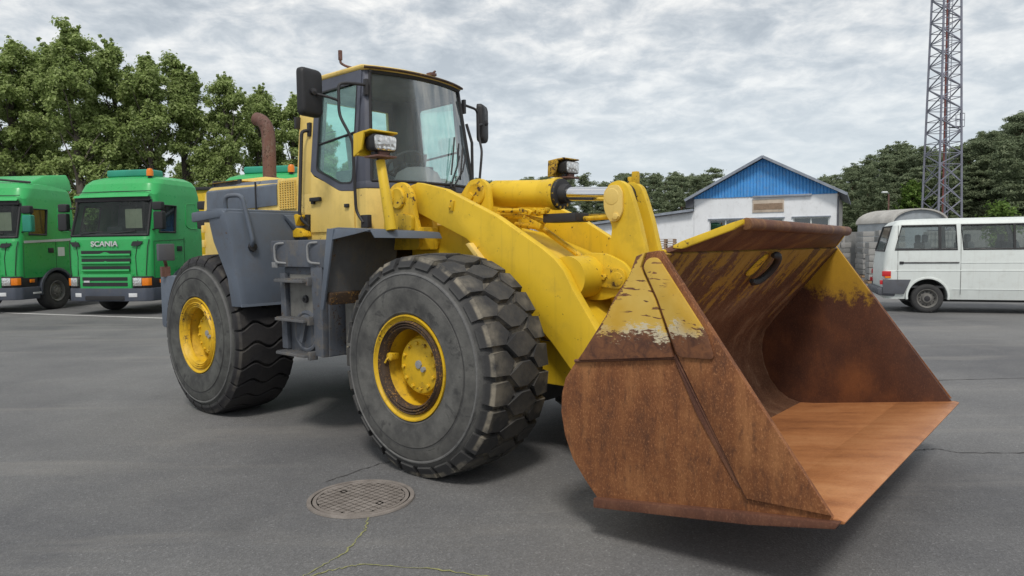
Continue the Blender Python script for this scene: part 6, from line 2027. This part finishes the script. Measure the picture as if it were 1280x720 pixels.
REG = [(560, 760, '%s dark pine tip from the left showing over the lift arms'), (760, 880, '%s dark pine from the left in the wood left of the workshop roof'), (880, 1045, '%s dark pine from the left standing behind the blue gable roof'),
       (1045, 1165, '%s dark pine from the left between the workshop and the lattice mast'), (1165, 1310, '%s dark pine to the right of the lattice mast above the white van')]
cntr = [0] * 5
cnt = 0
px_ = 562
while px_ < 1305:
    q = px_
    Y = (92 if q < 1000 else 84 - (q - 1000) * 0.05) + rnd.uniform(-2.5, 2.5)
    hor = 315.5 - q * 0.0124
    yt = skyline(q) + 3 + rnd.uniform(-5, 12)
    s = (1.723 + (hor - yt) / 880.65 * Y) / 12.1
    x, y = at(q, Y)
    for k, (a, b, t) in enumerate(REG):
        if a <= q < b:
            plant(pines[cnt % 5], used, (x, y, 0), 'pine_tree', t % ORD[cntr[k]], 'tree', 'pines of the wood behind the yard', s * rnd.uniform(1.0, 1.25), rnd.uniform(0, 6.28), s)
            cntr[k] += 1
    cnt += 1
    px_ += (17 if q > 760 else 24) * rnd.uniform(0.8, 1.25)
# the wood behind them reads as one mass: one object
VV, nq = [], 0
pts_p = []
for rowi, (step, dY, dz) in enumerate(((20, 7, 1), (23, 14, -2), (22, -5, 24))):
    px_ = 560 if rowi < 2 else 800
    while px_ < 1340:
        Y = (92 if px_ < 1000 else 84 - (px_ - 1000) * 0.05) + dY + rnd.uniform(-2.5, 2.5)
        yt = skyline(px_) + dz + rnd.uniform(-4, 12)
        s = (1.723 + (315.5 - px_ * 0.0124 - yt) / 880.65 * Y) / 12.1
        src = [c for c in pines[rnd.randint(0, 4)].children if c.name.startswith('crown')][0].data
        co = np.empty(len(src.vertices) * 3, np.float32); src.vertices.foreach_get('co', co)
        co = co.reshape(-1, 4, 3)[::4]
        cen = co.mean(1, keepdims=True)
        co = cen + (co - cen) * 1.7
        a = rnd.uniform(0, 6.28); w_ = s * rnd.uniform(1.0, 1.3)
        x, y = at(px_, Y)
        q = np.stack([(co[..., 0] * cos(a) - co[..., 1] * sin(a)) * w_ + x, (co[..., 0] * sin(a) + co[..., 1] * cos(a)) * w_ + y, co[..., 2] * s], -1)
        VV.append(q.reshape(-1, 3))
        px_ += step * rnd.uniform(0.8, 1.25)
V = np.concatenate(VV).astype(np.float32)
nq = len(V) // 4
me = bpy.data.meshes.new('pine_wood')
me.vertices.add(len(V)); me.vertices.foreach_set('co', V.ravel())
me.loops.add(nq * 4); me.loops.foreach_set('vertex_index', np.arange(nq * 4, dtype=np.int32))
me.polygons.add(nq); me.polygons.foreach_set('loop_start', (np.arange(nq) * 4).astype(np.int32))
me.update(calc_edges=True)
tagobj(link('pine_wood', me, 'leaf_pine'), 'dark mass of pine wood filling in behind the front pines', 'wood', None, 'stuff')

bright = [proto('b', 51 + k, 8.0, 2.2, 12000, 0.14, 'leaf_bright', 'bark', 0.10) for k in range(2)]
for i, (px_, Y, yt, lab) in enumerate(((1140, 72, 224, 'bright green young broad-leaved tree left of the mast in front of the pines'), (1172, 74, 236, 'bright green bushy tree seen through the foot of the lattice mast'), (1205, 73, 238, 'bright green tree just right of the mast foot before dark pines'))):
    x, y = at(px_, Y)
    Ht = 1.723 + (301 - yt) / 880.65 * Y
    plant(bright[i % 2], used, (x, y, 0), 'broadleaf_tree', lab, 'tree', None, Ht / 8.2, i * 2.0)
sap = proto('b', 61, 4.4, 0.65, 2600, 0.12, 'leaf_bright', 'bark', 0.35)
x, y = at(1249, 38)
plant(sap, used, (x, y, 0), 'sapling', 'slender pale green sapling rising above the white van roof', 'tree', None, 0.84, 1.0)
